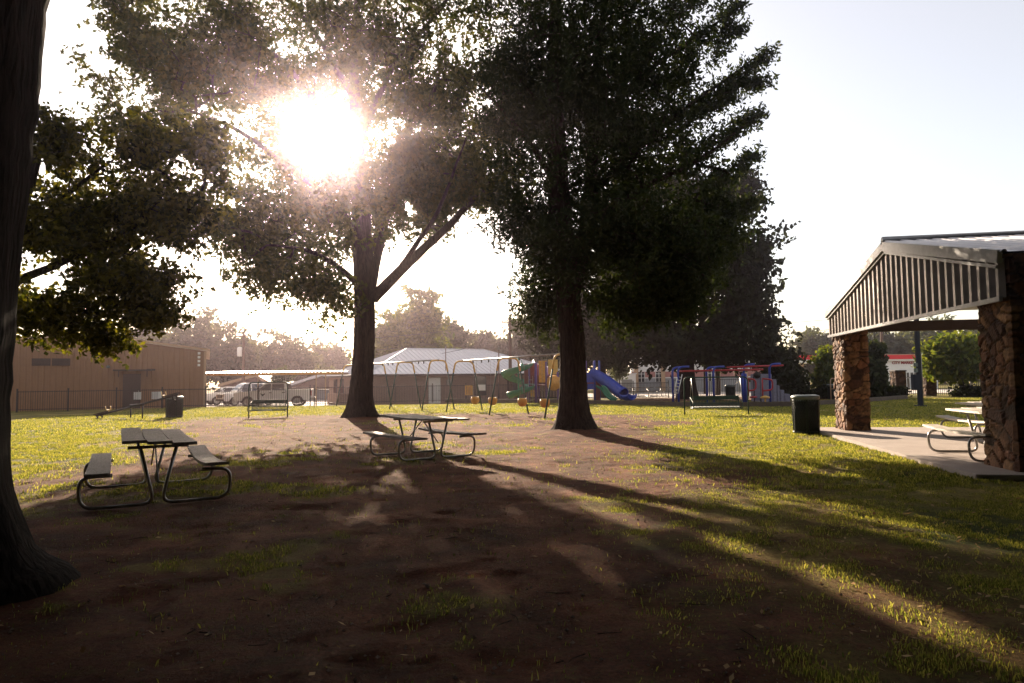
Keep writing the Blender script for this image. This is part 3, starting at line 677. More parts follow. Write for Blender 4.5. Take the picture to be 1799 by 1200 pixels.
far = [(352, 540, 88, 88, 'tall round hazy tree rising right of the tan metal shed'), (265, 560, 70, 92, 'hazy tree behind the peak of the tan metal shed'), (505, 588, 62, 100, 'low rounded hazy tree above the pickup truck'),
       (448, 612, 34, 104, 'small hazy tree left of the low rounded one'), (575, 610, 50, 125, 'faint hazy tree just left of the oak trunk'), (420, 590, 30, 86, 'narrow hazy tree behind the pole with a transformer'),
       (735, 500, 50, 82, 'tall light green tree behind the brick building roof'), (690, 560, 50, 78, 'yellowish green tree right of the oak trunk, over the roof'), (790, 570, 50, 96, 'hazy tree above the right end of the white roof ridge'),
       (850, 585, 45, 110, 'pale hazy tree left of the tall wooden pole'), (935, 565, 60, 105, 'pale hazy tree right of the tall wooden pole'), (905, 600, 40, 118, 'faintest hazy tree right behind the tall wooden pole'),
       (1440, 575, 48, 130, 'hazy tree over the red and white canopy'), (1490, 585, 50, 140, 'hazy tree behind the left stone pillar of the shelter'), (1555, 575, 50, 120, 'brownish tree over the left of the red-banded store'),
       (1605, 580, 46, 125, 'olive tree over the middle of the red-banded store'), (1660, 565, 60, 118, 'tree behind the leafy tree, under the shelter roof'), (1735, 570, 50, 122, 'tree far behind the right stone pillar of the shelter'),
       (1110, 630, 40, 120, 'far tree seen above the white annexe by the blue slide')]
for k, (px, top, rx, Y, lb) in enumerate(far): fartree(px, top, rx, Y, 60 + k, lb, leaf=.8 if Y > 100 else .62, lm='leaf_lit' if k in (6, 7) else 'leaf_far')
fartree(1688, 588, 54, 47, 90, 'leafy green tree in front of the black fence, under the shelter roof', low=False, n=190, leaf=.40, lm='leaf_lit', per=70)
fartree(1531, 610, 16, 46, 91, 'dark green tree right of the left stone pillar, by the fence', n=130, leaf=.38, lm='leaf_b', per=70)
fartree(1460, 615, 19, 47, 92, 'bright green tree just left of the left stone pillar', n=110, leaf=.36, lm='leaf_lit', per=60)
fartree(1375, 645, 22, 46, 93, 'dark bushy tree at the right foot of the broad shade tree', n=120, leaf=.4, lm='leaf_c', per=70)
for k, (px, py, Y, rx, rz, lb, lm) in enumerate([(497, 660, 62, 12, 13, 'yellow green sapling behind the pickup roof', 'leaf_far'), (1088, 650, 66, 12, 10, 'pale bush beside the white annexe', 'leaf_far'), (1700, 690, 46.5, 30, 9, 'dark hedge along the black fence under the leafy tree', 'leaf_c'), (1440, 691, 46, 50, 7, 'dark hedge along the fence left of the shelter', 'leaf_c'), (1555, 690, 47, 30, 9, 'dark hedge right of the left stone pillar', 'leaf_c')]):
    c = V(px, py, Y); b_ = Vector((c.x, Y, float(gz(c.x, Y)))); k_ = Y / F
    tree('bush', lb, b_, [b_, b_ + Vector((0, 0, .5)), Vector((c.x, Y, c.z))], [.06, .05, .03], [], [(c.x, Y, c.z, rx * k_, .5 if rx > 20 else rx * k_, rz * k_, 60)], 60, (.28, .17), M[lm], M['bark_shaded'], sig=.2, seed=100 + k, step=.5, sides=6, flare=0, cat='bush')

# ---------------------------------------------------------------- fences
def fence_run(name, label, pts, h, mname='black_metal', step=.115, post=2.4, w_=.018, group=None):
    root = thing(name, label, 'fence', tuple(pts[0]), 0, group); o = pts[0]
    pk = MB(); rl = MB()
    for a, b in zip(pts[:-1], pts[1:]):
        L = (b - a).length; d = (b - a) / L; rz = math.atan2(d.y, d.x); n = int(L / step)
        for i in range(n):
            p = a + d * (i + .5) * step - o; pk.box((p.x, p.y, p.z + h / 2), (w_, w_, h - .06), rz=rz)
        for zz in (h * .93, h * .12):
            m = (a + b) / 2 - o; ang = math.asin((b.z - a.z) / L)
            T = Matrix.Translation(m + Vector((0, 0, zz))) @ Matrix.Rotation(rz, 4, 'Z') @ Matrix.Rotation(-ang, 4, 'Y')
            rl.box((0, 0, 0), (L, .035, .035), T=T)
        m_ = max(1, int(L / post))
        for i in range(m_ + 1):
            p = a + (b - a) * i / m_ - o; q = MB().box((0, 0, (h + .06) / 2), (.06, .06, h + .06)).box((0, 0, h + .08), (.075, .075, .03))
            q.build('post', M[mname], root).location = p
    pk.build('pickets', M[mname], root); rl.build('rail', M[mname], root)
    return root
def gpt(px, py, h=0):
    p = G(px, py); p.z = float(gz(p.x, p.y)); return p
fl = [Vector((V(30, 700, 39).x, 39, 0)), Vector((V(361, 700, 43.5).x, 43.5, 0)), Vector((V(545, 700, 44.5).x, 44.5, -.0))]
fence_run('metal_fence', 'black picket fence in front of the tan metal shed and the parked trucks', fl, 1.25)
fl2 = [Vector((V(552, 700, 44.6).x, 44.6, 0)), Vector((V(760, 700, 48).x, 48, 0)), Vector((V(985, 700, 51).x, 51, 0)), Vector((V(1175, 700, 52.5).x, 52.5, 0))]
fence_run('metal_fence', 'black picket fence in front of the brick building and behind the playground', fl2, 1.25)
fl3 = [Vector((V(1200, 700, 50).x, 53, 0)), Vector((V(1395, 700, 50).x, 52, 0)), Vector((V(1560, 700, 50).x, 50, 0)), Vector((V(1780, 700, 50).x, 50, 0))]
fence_run('metal_fence', 'tall black picket fence on the right, behind the shelter', fl3, 1.45, w_=.025, step=.14)
# stone gate pillars in that fence
def stone_block(name, sx, sy, h, seed, parent=None, cell=.2, dens=.045, tone=1.0, disp=.035, top=True):
    r_ = np.random.default_rng(seed); nx = max(3, int(sx / dens)); ny = max(3, int(sy / dens)); nz = int(h / dens)
    per = []
    for i in range(nx): per.append((-sx / 2 + sx * i / nx, -sy / 2, 0, -1))
    for i in range(ny): per.append((sx / 2, -sy / 2 + sy * i / ny, 1, 0))
    for i in range(nx): per.append((sx / 2 - sx * i / nx, sy / 2, 0, 1))
    for i in range(ny): per.append((-sx / 2, sy / 2 - sy * i / ny, -1, 0))
    per = np.array(per); k = len(per); z = np.linspace(0, h, nz + 1)
    X = np.tile(per[:, 0], (nz + 1, 1)); Y = np.tile(per[:, 1], (nz + 1, 1)); Z = np.tile(z[:, None], (1, k))
    Pt = np.stack([X, Y, Z], -1).reshape(-1, 3)
    nc = int((2 * (sx + sy)) * h / (cell * cell) * 1.5)
    s_ = r_.random(nc) * 2 * (sx + sy); cz = r_.random(nc) * h
    def onper(s): 
        x = np.where(s < sx, -sx / 2 + s, np.where(s < sx + sy, sx / 2, np.where(s < 2 * sx + sy, sx / 2 - (s - sx - sy), -sx / 2)))
        y = np.where(s < sx, -sy / 2, np.where(s < sx + sy, -sy / 2 + (s - sx), np.where(s < 2 * sx + sy, sy / 2, sy / 2 - (s - 2 * sx - sy))))
        return x, y
    cx_, cy_ = onper(s_); CC = np.stack([cx_, cy_, cz], -1)
    f1 = np.full(len(Pt), 9.); f2 = np.full(len(Pt), 9.); id1 = np.zeros(len(Pt), int)
    for j, c in enumerate(CC):
        d = Pt - c; d[:, 2] *= 1.25; d = np.sqrt((d ** 2).sum(1))
        m1 = d < f1; f2 = np.where(m1, f1, np.minimum(f2, d)); id1 = np.where(m1, j, id1); f1 = np.where(m1, d, f1)
    e = sstep(.0, .05, f2 - f1) * (.7 + .6 * r_.random(nc)[id1])
    hsh = r_.random((nc, 3)); c0 = np.array([.21, .085, .038]); c1 = np.array([.36, .20, .095]); c2 = np.array([.085, .04, .028])
    t = hsh[:, :1]; colc = np.where(t < .55, c0 + (c1 - c0) * (t / .55), c2 + (c0 - c2) * ((t - .55) / .45)) * (.75 + .5 * hsh[:, 1:2]) * tone
    colp = colc[id1] * (.25 + .75 * sstep(0, .03, f2 - f1))[:, None]
    Nn = np.tile(np.stack([per[:, 2], per[:, 3], np.zeros(k)], -1), (nz + 1, 1))
    Pt = Pt + Nn * (e * disp + (r_.random(len(Pt)) - .5) * .006)[:, None]
    i = np.arange(nz)[:, None] * k; j = np.arange(k)[None, :]; j2 = (j + 1) % k
    F_ = np.stack([i + j, i + j2, i + k + j2, i + k + j], -1).reshape(-1, 4)
    # cap
    o = npmesh(name, Pt, F_, M['stone'], parent, False)
    me = o.data; a = me.attributes.new('stone', 'FLOAT_COLOR', 'POINT')
    a.data.foreach_set('color', np.concatenate([colp, np.ones((len(colp), 1))], 1).astype(np.float32).ravel())
    return o
gp = None
for k, (px, wd, lb, Y) in enumerate([(1579, .75, 'square stone gate pillar in the fence, left of the navy post', 49.8), (1632, .75, 'square stone gate pillar in the fence, right of the navy post', 49.8), (1527, .75, 'stone fence pillar beside the left stone pillar of the shelter', 49.8), (1452, .8, 'stone fence pillar left of the shelter, behind the hedge', 50.5)]):
    if gp is None:
        gp = thing('gate_pillar', lb, 'pillar', (V(px, 700, Y).x, Y, 0), 0, 'stone pillars in the fence')
        stone_block('shaft', .72, .72, 1.78, 77, gp, cell=.25, dens=.09, tone=.6)
        MB().box((0, 0, 1.83), (.86, .86, .1), bev=.02).build('cap', M['brown_dark'], gp)
    else: place(gp, (V(px, 700, Y).x, Y, 0), 0, lb)

# ---------------------------------------------------------------- tan metal shed
YW = 45.5
xl = V(20, 680, YW).x; xr = V(361, 680, YW).x
shed = thing('metal_shed', 'long tan ribbed metal shed with a low pitched roof behind the fence', 'building', (xr, YW, 0), R(24))
xk = -xr
def sx(px): r_ = -(px - 899.5) / F; return -(r_ * YW + xr) / (.9135 + r_ * .4067)
Wd = 18.0; ze = 3.7; zp = 4.65; xpk = sx(150)
def shed_top(x): return ze + (zp - ze) * ((x) / xpk) if x > xpk else zp - (zp - ze) * (xpk - x) / 12
mb = MB(); x = 0.0
while x > -Wd:
    for (x0, x1, y0, y1) in ((x, x - .04, 0, -.035), (x - .04, x - .08, -.035, -.035), (x - .08, x - .12, -.035, 0), (x - .12, x - .31, 0, 0)):
        mb.add([(x0, y0, -.1), (x1, y1, -.1), (x1, y1, shed_top(x1) - .04), (x0, y0, shed_top(x0) - .04)], [(0, 1, 2, 3)])
    x -= .31
mb.build('front_wall', M['tan_metal'], shed)
MB().box((-.1, 9.05, ze / 2), (.12, 18, ze - .1)).build('side_wall', M['tan_metal'], shed)
mb = MB()
for (x0, x1) in ((.25, xpk), (xpk, -Wd)):
    z0, z1 = shed_top(min(x0, 0)), shed_top(x1)
    mb.add([(x0, -.2, z0), (x1, -.2, z1), (x1, 18, z1), (x0, 18, z0), (x0, -.2, z0 + .12), (x1, -.2, z1 + .12), (x1, 18, z1 + .12), (x0, 18, z0 + .12)],
           [(0, 1, 2, 3), (4, 5, 6, 7), (0, 1, 5, 4), (1, 2, 6, 5), (2, 3, 7, 6), (3, 0, 4, 7)])
mb.build('roof', M['tan_trim'], shed)
MB().box((-.05, -.07, ze / 2), (.14, .06, ze - .12)).build('corner_trim', M['tan_trim'], shed)
d = MB().box((sx(232), -.08, 1.1), (1.0, .09, 2.2)).build('door', M['brown_dark'], shed)
MB().box((sx(232) + .38, -.15, 1.05), (.05, .06, .14)).build('handle', M['steel'], d)
MB().box((sx(234), -.45, 2.42), (2.1, .85, .09)).box((sx(234) - .8, -.3, 2.2), (.05, .05, .4)).box((sx(234) + .8, -.3, 2.2), (.05, .05, .4)).build('awning', M['brown_dark'], shed)
MB().box((sx(265), -.12, 2.45), (.5, .15, .12)).build('bracket', M['brown_dark'], shed)
for px in (72, 107):
    q = MB().box((sx(px), -.05, 2.95), (.95, .05, .45)); [q.box((sx(px), -.09, 2.78 + .085 * i), (.9, .03, .03)) for i in range(5)]; q.build('vent', M['brown_dark'], shed)
q = MB().lathe([(0, 0), (.1, .02), (.12, .1), (.08, .18), (0, .2)], (sx(190), -.12, 2.55), 12); q.build('wall_lamp', M['lid'], shed)
for i in range(4): MB().box((sx(349), -.06, 2.75 + .26 * i), (.16, .03, .16)).build('number_plate', M['white_paint'], shed)
ac = thing('air_conditioner', 'grey boxy air conditioner by the shed wall behind the fence', 'air conditioner', (V(136, 700, 44.6).x, 44.6, 0))
MB().box((0, 0, .42), (.85, .7, .78), bev=.03).build('housing', M['ac'], ac); MB().lathe([(0, .81), (.3, .815), (.32, .83), (.3, .85), (0, .845)], (0, 0, 0), 20).build('fan_guard', M['steel'], ac)
q = MB(); [q.box((0, -.365, .12 + .07 * i), (.74, .02, .03)) for i in range(9)]; q.build('grille', M['brown_dark'], ac)
tag(MB().box((0, 0, 0), (.09, .05, 1.25), T=Matrix.Translation(V(100, 678, 45.1)) @ Matrix.Rotation(R(-32), 4, 'Y')).build('board', M['plank_pale'], None), 'pale narrow board leaning against the shed wall', 'board')
for px, wd_, lb in ((242, .48, 'white notice on the fence right of the shed door'), (276, .62, 'wider pinkish notice on the fence, left of the seesaw end')):
    t_ = (px - 30) / (361 - 30); Yf = 39 + 4.5 * t_
    s_ = thing('notice_board', lb, 'sign', (V(px, 700, Yf).x, Yf - .06, 0))
    MB().box((0, 0, .82), (wd_, .012, .46), bev=.004).build('panel', M['white_paint'], s_); MB().box((0, .02, .82), (wd_ * .96, .012, .03)).build('mounting_strip', M['steel'], s_)

# ---------------------------------------------------------------- brick building
C0 = Vector((V(650, 690, 52).x, 52, -.32)); rzb = math.atan2(.5, .866)
bld = thing('brick_building', 'long brown brick building under a pale ribbed metal hip roof', 'building', tuple(C0), rzb)
LB, DB, HB = 18.0, 11.6, 2.4
MB().box((LB / 2, DB / 2, HB / 2), (LB, DB, HB)).build('wall', M['brick'], bld)
ov = .45; RH = 2.3; hr = DB / 2
def hip(p, zoff):  # roof face planes
    return p
mb = MB(); e = [(-ov, -ov, HB), (LB + ov, -ov, HB), (LB + ov, DB + ov, HB), (-ov, DB + ov, HB)]; r0 = (hr - .6, hr, HB + RH); r1 = (LB - hr + .6, hr, HB + RH)
mb.add(e + [r0, r1], [(0, 1, 5, 4), (1, 2, 5), (2, 3, 4, 5), (3, 0, 4), (0, 3, 2, 1)])
rf = mb.build('roof', M['white_metal'], bld)
ribs = MB()
ribs2 = MB()
def rib(a, b, q=ribs): q.tube([a, b], .035, 4, smooth=False)
n = int((LB + 2 * ov) / .42)
for i in range(n + 1):
    x = -ov + i * .42; s_ = min(1, (x + ov) / (r0[0] + ov), (LB + ov - x) / (LB + ov - r1[0]))
    rib((x, -ov, HB + .02), (x, -ov + s_ * (hr + ov), HB + s_ * RH + .02))
n = int((DB + 2 * ov) / .42)
for i in range(n + 1):
    y = -ov + i * .42; s_ = 1 - abs(y - hr) / (hr + ov); rib((-ov, y, HB + .02), (-ov + s_ * (r0[0] + ov), y, HB + s_ * RH + .02), ribs2)
up_ = Vector((0, 0, .02)); V3 = Vector
ribs.tube([V3(e[0]) + up_, V3(r0) + up_, V3(r1) + up_, V3(e[1]) + up_], .035, 4, smooth=False); ribs2.tube([V3(e[0]) + up_, V3(r0) + up_, V3(e[3]) + up_], .033, 4, smooth=False)
ribs.build('seams', M['white_metal'], rf); ribs2.build('seams', M['white_metal'], rf)
MB().tube([r0, r1], .07, 6).tube([e[0], r0], .06, 6).tube([e[1], r1], .06, 6).build('ridge_cap', M['white_metal'], rf)
MB().box((LB / 2, -ov + .02, HB - .08), (LB + 2 * ov, .05, .16)).box((-ov + .02, DB / 2, HB - .08), (.05, DB + 2 * ov - .06, .16)).build('fascia', M['brown_dark'], bld)
def bdoor(name, x, w_, h_, m, side=False, z0=0.05):
    if side: q = MB().box((-.03, x, z0 + h_ / 2), (.08, w_, h_))
    else: q = MB().box((x, -.03, z0 + h_ / 2), (w_, .08, h_))
    return q.build(name, M[m], bld)
d1 = bdoor('door', 5.3, 1.0, 2.05, 'white_paint'); MB().box((5.65, -.11, 1.05), (.05, .08, .05)).build('handle', M['steel'], d1)
bdoor('window', 6.6, .5, .45, 'ac', z0=1.5); bdoor('window', 9.4, 1.1, 1.6, 'glass_dark', z0=.6); bdoor('window', 12.5, 1.0, 1.2, 'glass_dark', z0=.9)
d2 = bdoor('glass_door', 3.6, .95, 2.1, 'brown_dark', side=True); MB().box((-.08, 3.55, 1.15), (.03, .45, 1.85)).build('pane', M['white_paint'], d2)
bdoor('window', 7.4, .9, 1.2, 'glass_dark', side=True, z0=.9); bdoor('window', 9.4, .9, 1.2, 'glass_dark', side=True, z0=.9)
MB().box((-.6, 6.5, .45), (.9, 3.6, .9)).build('planter', M['brick'], bld)
pf = V(822, 687, 47.6)
pn = thing('barred_gate', 'orange barred panel on the fence behind the second swing frame', 'panel', (pf.x, 48.6, 0))
q = MB(); [q.box((-.2 + .1 * i, 0, .82), (.06, .02, .66)) for i in range(5)]; q.build('bars', M['orange'], pn); MB().box((0, .02, 1.14), (.52, .03, .04)).box((0, .02, .5), (.52, .03, .04)).box((-.25, .02, .82), (.035, .028, .66)).box((.25, .02, .82), (.035, .028, .66)).build('frame', M['yellow'], pn)
pf = V(846, 686, 48.8)
pn = thing('notice_board', 'white notice on the fence between the two left toddler swings', 'sign', (pf.x, 49, 0))
MB().box((0, 0, 1.0), (.55, .012, .42), bev=.004).build('panel', M['white_paint'], pn); MB().box((0, .02, 1.0), (.5, .012, .03)).build('mounting_strip', M['steel'], pn)
an = thing('antenna_mast', 'thin mast standing in front of the white roof, between the swings', 'mast', (V(877, 700, 50).x, 50, 0))
MB().tube([(0, 0, 0), (0, 0, 4.1)], .045, 8).build('pole', M['pole_wood'], an); MB().box((0, 0, 3.9), (.12, .1, .3)).build('head', M['ac'], an)
an = thing('antenna_mast', 'thin pale mast rising beside the roof ridge of the brick building', 'mast', (V(783.5, 700, 55.5).x, 55.5, -.3))
MB().tube([(0, 0, 0), (0, 0, 4.6)], .035, 8).build('pole', M['pole_wood'], an); MB().box((0, 0, 4.5), (.1, .1, .2)).build('head', M['ac'], an)
# covered walkway between the shed and the brick building
ya = 51.0; x0 = V(361, 660, ya).x - .6; x1 = V(600, 660, ya).x; zc = V(480, 654, ya).z
cw = thing('walkway_canopy', 'long flat corrugated walkway roof with an orange edge beside the shed', 'canopy', (x0, ya, -.35))
L = x1 - x0; q = MB(); n = int(L / .09)
vs = []; 
for i in range(n + 1):
    z = zc + .35 + .05 * math.cos(i * math.pi / 1.5); vs += [(i * L / n, 0, z), (i * L / n, 2.2, z + .1)]
q.add(vs, [(2 * i, 2 * i + 1, 2 * i + 3, 2 * i + 2) for i in range(n)], True); q.build('roof_sheet', M['white_metal'], cw)
MB().box((L / 2, -.02, zc + .22), (L, .06, .15)).build('front_beam', M['orange'], cw)
MB().box((L / 2, 2.2, zc + .2), (L, .06, .12)).build('back_beam', M['tan_trim'], cw)
for xx in (.6, L * .42, L - 1.9, L - 1.2):
    MB().box((xx, .05, (zc + .2) / 2), (.07, .07, zc + .2)).build('post', M['tan_trim'], cw)
# gabled carports farther back
def carport(px0, px1, pxr, yr, ye, Y, label, mt):
    a = V(px0, ye, Y); b = V(px1, ye, Y); r_ = V(pxr, yr, Y); z0 = -.35
    o = thing('carport', label, 'carport', (r_.x, Y, z0))
    X0, X1, ze_, zr = a.x - r_.x, b.x - r_.x, a.z - z0, r_.z - z0
    q = MB()
    for (xa, za, xb, zb) in ((X0, ze_, 0, zr), (0, zr, X1, ze_)):
        q.add([(xa, 0, za), (xb, 0, zb), (xb, 8, zb), (xa, 8, za), (xa, 0, za - .28), (xb, 0, zb - .28), (xb, 8, zb - .28), (xa, 8, za - .28)], [(0, 1, 2, 3), (4, 5, 6, 7), (0, 1, 5, 4), (1, 2, 6, 5), (2, 3, 7, 6), (3, 0, 4, 7)])
    q.build('roof', M[mt], o)
    q = MB().prism([(X0 + .3, ze_ - .35), (0, zr - .32), (X1 - .3, ze_ - .35)], .3, .36); q.build('gable', M['roof_brown'], o)
    MB().box(((X0 + X1) / 2, 4.3, (ze_ - .4) / 2), (X1 - X0 - .8, 7, ze_ - .42)).build('wall', M['school_wall'] if mt != 'white_metal' else M['grey_wall'], o)
carport(382, 478, 448, 657, 675, 70, 'low gabled house with a pink-grey roof edge behind the trucks', 'tan_trim')
carport(492, 690, 570, 654, 679, 74, 'long low house with a white sloping roof edge left of the brick building', 'white_metal')
# yard surfaces
def sheet(name, pts, m, z=.006, kind='structure'):
    me = MB().add([(p[0], p[1], float(gz(p[0], p[1])) + z) for p in pts], [tuple(range(len(pts)))]).build(name, m)
    return tag(me, kind=kind)
sheet('parking_lot', [(-60, 50.3), (-8.5, 50.3), (-12, 53), (-2.2, 58.7), (-8, 69), (-8, 110), (-60, 110)], M['concrete_light'])
sheet('yard', [(6, 53.6), (26, 53.6), (26, 74), (6, 74)], M['concrete_light'])
sheet('road', [(24, 57), (70, 57), (90, 73), (26.6, 73)], M['concrete_light'])

# school and store in the distance
Ys = 75; o = V(1110, 690, Ys)
sch = thing('school_building', 'far pale building with a pink and grey banded wall and square windows', 'building', (o.x, Ys, 0))
Ls = V(1360, 690, Ys).x - o.x
MB().box((Ls / 2, 5, 2.25), (Ls, 10, 4.5)).build('upper_wall', M['white_paint'], sch)
MB().box((Ls / 2, -.03, 1.95), (Ls, .06, .62)).build('pink_band', M['school_wall'], sch)
MB().box((Ls / 2, -.04, 1.6), (Ls, .08, .1)).build('ledge', M['white_paint'], sch)
MB().box((Ls / 2, -.03, .77), (Ls, .06, 1.54)).build('lower_wall', M['grey_wall'], sch)
for px in (1118, 1165, 1215, 1262, 1310):
    MB().box((V(px, 690, Ys).x - o.x, -.15, 1.6), (.42, .3, 3.2)).build('pilaster', M['tan_trim'], sch)
for px in (1127, 1158, 1205, 1250):
    xx = V(px, 690, Ys).x - o.x
    wn = MB().box((xx, -.09, 1.7), (.75, .07, 1.05)).build('window', M['glass_dark'], sch)
    MB().box((xx, -.14, 1.7), (.05, .04, 1.05)).box((xx, -.14, 2.03), (.75, .035, .05)).box((xx, -.14, 1.6), (.75, .035, .05)).box((xx - .37, -.14, 1.7), (.05, .04, 1.05)).box((xx + .37, -.14, 1.7), (.05, .04, 1.05)).build('frame', M['white_paint'], wn)
o2 = V(1070, 690, 72)
anx = thing('annexe', 'low white annexe with garage doors left of the banded building', 'building', (o2.x, 72, 0))
MB().box((1.2, 3, 1.0), (3.3, 6, 2.0)).build('wall', M['white_paint'], anx); MB().box((1.2, 3, 2.06), (3.5, 6.2, .1)).build('roof', M['white_metal'], anx)
for xx in (.4, 1.9): MB().box((xx, -.03, .75), (1.1, .06, 1.4)).build('garage_door', M['ac'], anx)
Yt = 78; o = V(1552, 690, Yt)
st = thing('store', 'white store with a red roof band and dark red lettering behind the fence', 'shop', (o.x, Yt, 0)); k = Yt / F
def tz(py): return V(1580, py, Yt).z
xs_ = lambda px: V(px, 690, Yt).x - o.x
MB().box((xs_(1600) / 1, 5, tz(626) / 2), (xs_(1650), 10, tz(626))).build('wall', M['white_paint'], st)
MB().box((xs_(1580), -.25, tz(627.5)), (xs_(1608) , .5, .46)).build('red_band', M['sign_red'], st)
MB().box((xs_(1580), -.2, tz(632.3)), (xs_(1608), .4, .2)).build('white_band', M['white_paint'], st)
MB().box((xs_(1600), 5, tz(626) + .12), (xs_(1650) + .4, 10.4, .24)).build('roof', M['tan_trim'], st)
def text(body, size, loc, m, parent, rot=(R(90), 0, 0), ext=.02):
    cu = bpy.data.curves.new('lettering', 'FONT'); cu.body = body; cu.size = size; cu.extrude = ext; cu.offset = .012
    to = bpy.data.objects.new('lettering', cu); COL.objects.link(to)
    dg = bpy.context.evaluated_depsgraph_get(); me = bpy.data.meshes.new_from_object(to.evaluated_get(dg))
    bpy.data.objects.remove(to); me.materials.clear(); me.materials.append(m)
    ob = bpy.data.objects.new('lettering', me); COL.objects.link(ob); ob.location = loc; ob.rotation_euler = rot
    if parent: ob.parent = parent
    return ob
text('CITY MARKET', .42, (xs_(1569), -.05, tz(639.5)), M['sign_dark'], st)
for px in (1593, 1606):
    wn = MB().box((xs_(px), -.03, tz(668)), (.62, .08, 1.7)).build('window', M['glass_dark'], st); MB().box((xs_(px), -.09, tz(664)), (.62, .04, .06)).box((xs_(px), -.085, tz(668)), (.06, .045, 1.7)).build('frame', M['white_paint'], wn)
Yc = 82; o = V(1420, 690, Yc)
cn = thing('canopy', 'flat red and white striped canopy on posts left of the shelter', 'canopy', (o.x, Yc, 0)); cz = V(1420, 628, Yc).z
MB().box((0, 3, cz), (4.6, 6, .52)).build('red_band', M['sign_red'], cn); MB().box((0, 3, cz - .47), (4.7, 6.1, .38)).build('white_band', M['white_paint'], cn)
for xx in (-.4, 1.9): MB().box((xx, .5, (cz - .66) / 2), (.3, .3, cz - .66)).build('post', M['tan_trim'], cn)
MB().box((1.0, 5.5, 1.0), (3.0, .3, 2.0)).build('back_wall', M['grey_wall'], cn)
# ---------------------------------------------------------------- picnic shelter
N1 = Vector((8.49, 17.56, 0)); N2 = Vector((7.10, 9.72, 0))
ud = (N1 - N2).normalized(); ang = math.atan2(ud.y, ud.x)          # local x runs along the gable, away from the camera
pav = thing('picnic_shelter', 'open shelter with stone pillars and a ribbed metal gable at the right', 'shelter', tuple(N2), ang)
# local: x along gable 0..LG, y to the left (so the roof runs to -y)
LG = (N1 - N2).length + .80; RL = 11.0; EZ, PZ = 3.17, 4.14; xm = LG / 2
for (cx_, cy_, sd_) in ((.45, -.30, 1), (LG - .42, -.30, 2), (.45, -RL + .5, 3), (LG - .42, -RL + .5, 4)):
    s_ = stone_block('stone_pillar', .88, .56, 3.14, 200 + sd_, pav, cell=.21, dens=.03 if sd_ < 3 else .08, disp=.032)
    s_.location = (cx_, cy_, .06)
def gtop(x): return EZ + (PZ - EZ) * (1 - abs(x - xm) / xm)
# corrugated gable
mb = MB(); x = .0; bz = 2.56
prof = [(0, 0), (.045, .07), (.12, .07), (.16, 0), (.27, 0)]
while x < LG - .02:
    for (a, da), (b, db) in zip(prof[:-1], prof[1:]):
        xa, xb = min(x + a, LG), min(x + b, LG)
        if xb - xa < 1e-4: continue
        ya_, yb_ = .02 + da, .02 + db
        mb.add([(xa, ya_, bz), (xb, yb_, bz), (xb, yb_, gtop(xb) - .05), (xa, ya_, gtop(xa) - .05)], [(0, 1, 2, 3)])
    x += .27
mb.build('gable_panel', M['siding'], pav)
def beam(mb, a, b, w_, h_):   # slanted bar in the x-z plane
    a = Vector(a); b = Vector(b); d = b - a; L = d.length
    T = Matrix.Translation((a + b) / 2) @ Matrix.Rotation(-math.atan2(d.z, d.x), 4, 'Y')
    mb.box((0, 0, 0), (L, w_, h_), T=T, bev=.006)
mb = MB(); beam(mb, (-.02, .10, bz - .02), (LG + .02, .10, bz - .02), .05, .07); mb.build('bottom_trim', M['trim_metal'], pav)
mb = MB(); beam(mb, (-.12, .135, EZ - .04), (xm, .135, PZ + .0), .07, .19); beam(mb, (xm, .135, PZ + .0), (LG + .06, .135, EZ - .04), .07, .19)
mb.build('rake_trim', M['trim_metal'], pav)
mb = MB(); beam(mb, (.0, .118, EZ - .17), (xm, .118, PZ - .125), .03, .05); beam(mb, (xm, .118, PZ - .125), (LG, .118, EZ - .17), .03, .05)
mb.build('inner_trim', M['trim_metal'], pav)
# roof sheets with ribs running up the slope
q = MB(); 
for (xa, za, xb, zb) in ((-.18, EZ + .02, xm, PZ + .10), (LG + .12, EZ + .02, xm, PZ + .10)):
    y = .15; L = Vector((xb - xa, 0, zb - za)); nz_ = Vector((-L.z, 0, L.x)).normalized(); nz_ = nz_ if nz_.z > 0 else -nz_
    while y > -RL - .2:
        for (a, da), (b, db) in zip([(0, 0), (.03, .035), (.06, .035), (.09, 0), (.30, 0)][:-1], [(0, 0), (.03, .035), (.06, .035), (.09, 0), (.30, 0)][1:]):
            p = [Vector((xa, y - a, za)) + nz_ * da, Vector((xa, y - b, za)) + nz_ * db, Vector((xb, y - b, zb)) + nz_ * db, Vector((xb, y - a, zb)) + nz_ * da]
            q.add([v[:] for v in p], [(0, 1, 2, 3)])
        y -= .30
    q.add([(xa, .14, za - .03), (xa, -RL - .2, za - .03), (xb, -RL - .2, zb - .03), (xb, .14, zb - .03)], [(0, 1, 2, 3)])
q.build('roof_sheet', M['white_metal'], pav)
MB().tube([(xm, .15, PZ + .12), (xm, -RL - .2, PZ + .12)], .09, 8).build('ridge_cap', M['trim_metal'], pav)
for xx in (.12, LG - .12): MB().box((xx, -RL / 2, 2.76), (.2, RL - .6, .26)).build('eave_beam', M['brown_dark'], pav)
for yy in (-.55, -RL / 2, -RL + .9):
    q = MB()
    beam(q, (.1, yy, EZ - .12), (xm, yy, PZ - .1), .1, .16); beam(q, (xm, yy, PZ - .1), (LG - .1, yy, EZ - .12), .1, .16); q.box((xm, yy, 2.95), (LG - .3, .1, .14))
    q.build('rafter', M['brown_dark'], pav)
MB().box((xm, -RL / 2, PZ - .12), (.12, RL - .4, .18)).build('ridge_beam', M['brown_dark'], pav)
MB().box((LG / 2 + .05, -RL / 2 - .1 + .28, .04), (LG + .75, RL + 1.0, .085), bev=.01).build('floor_slab', M['concrete'], pav)

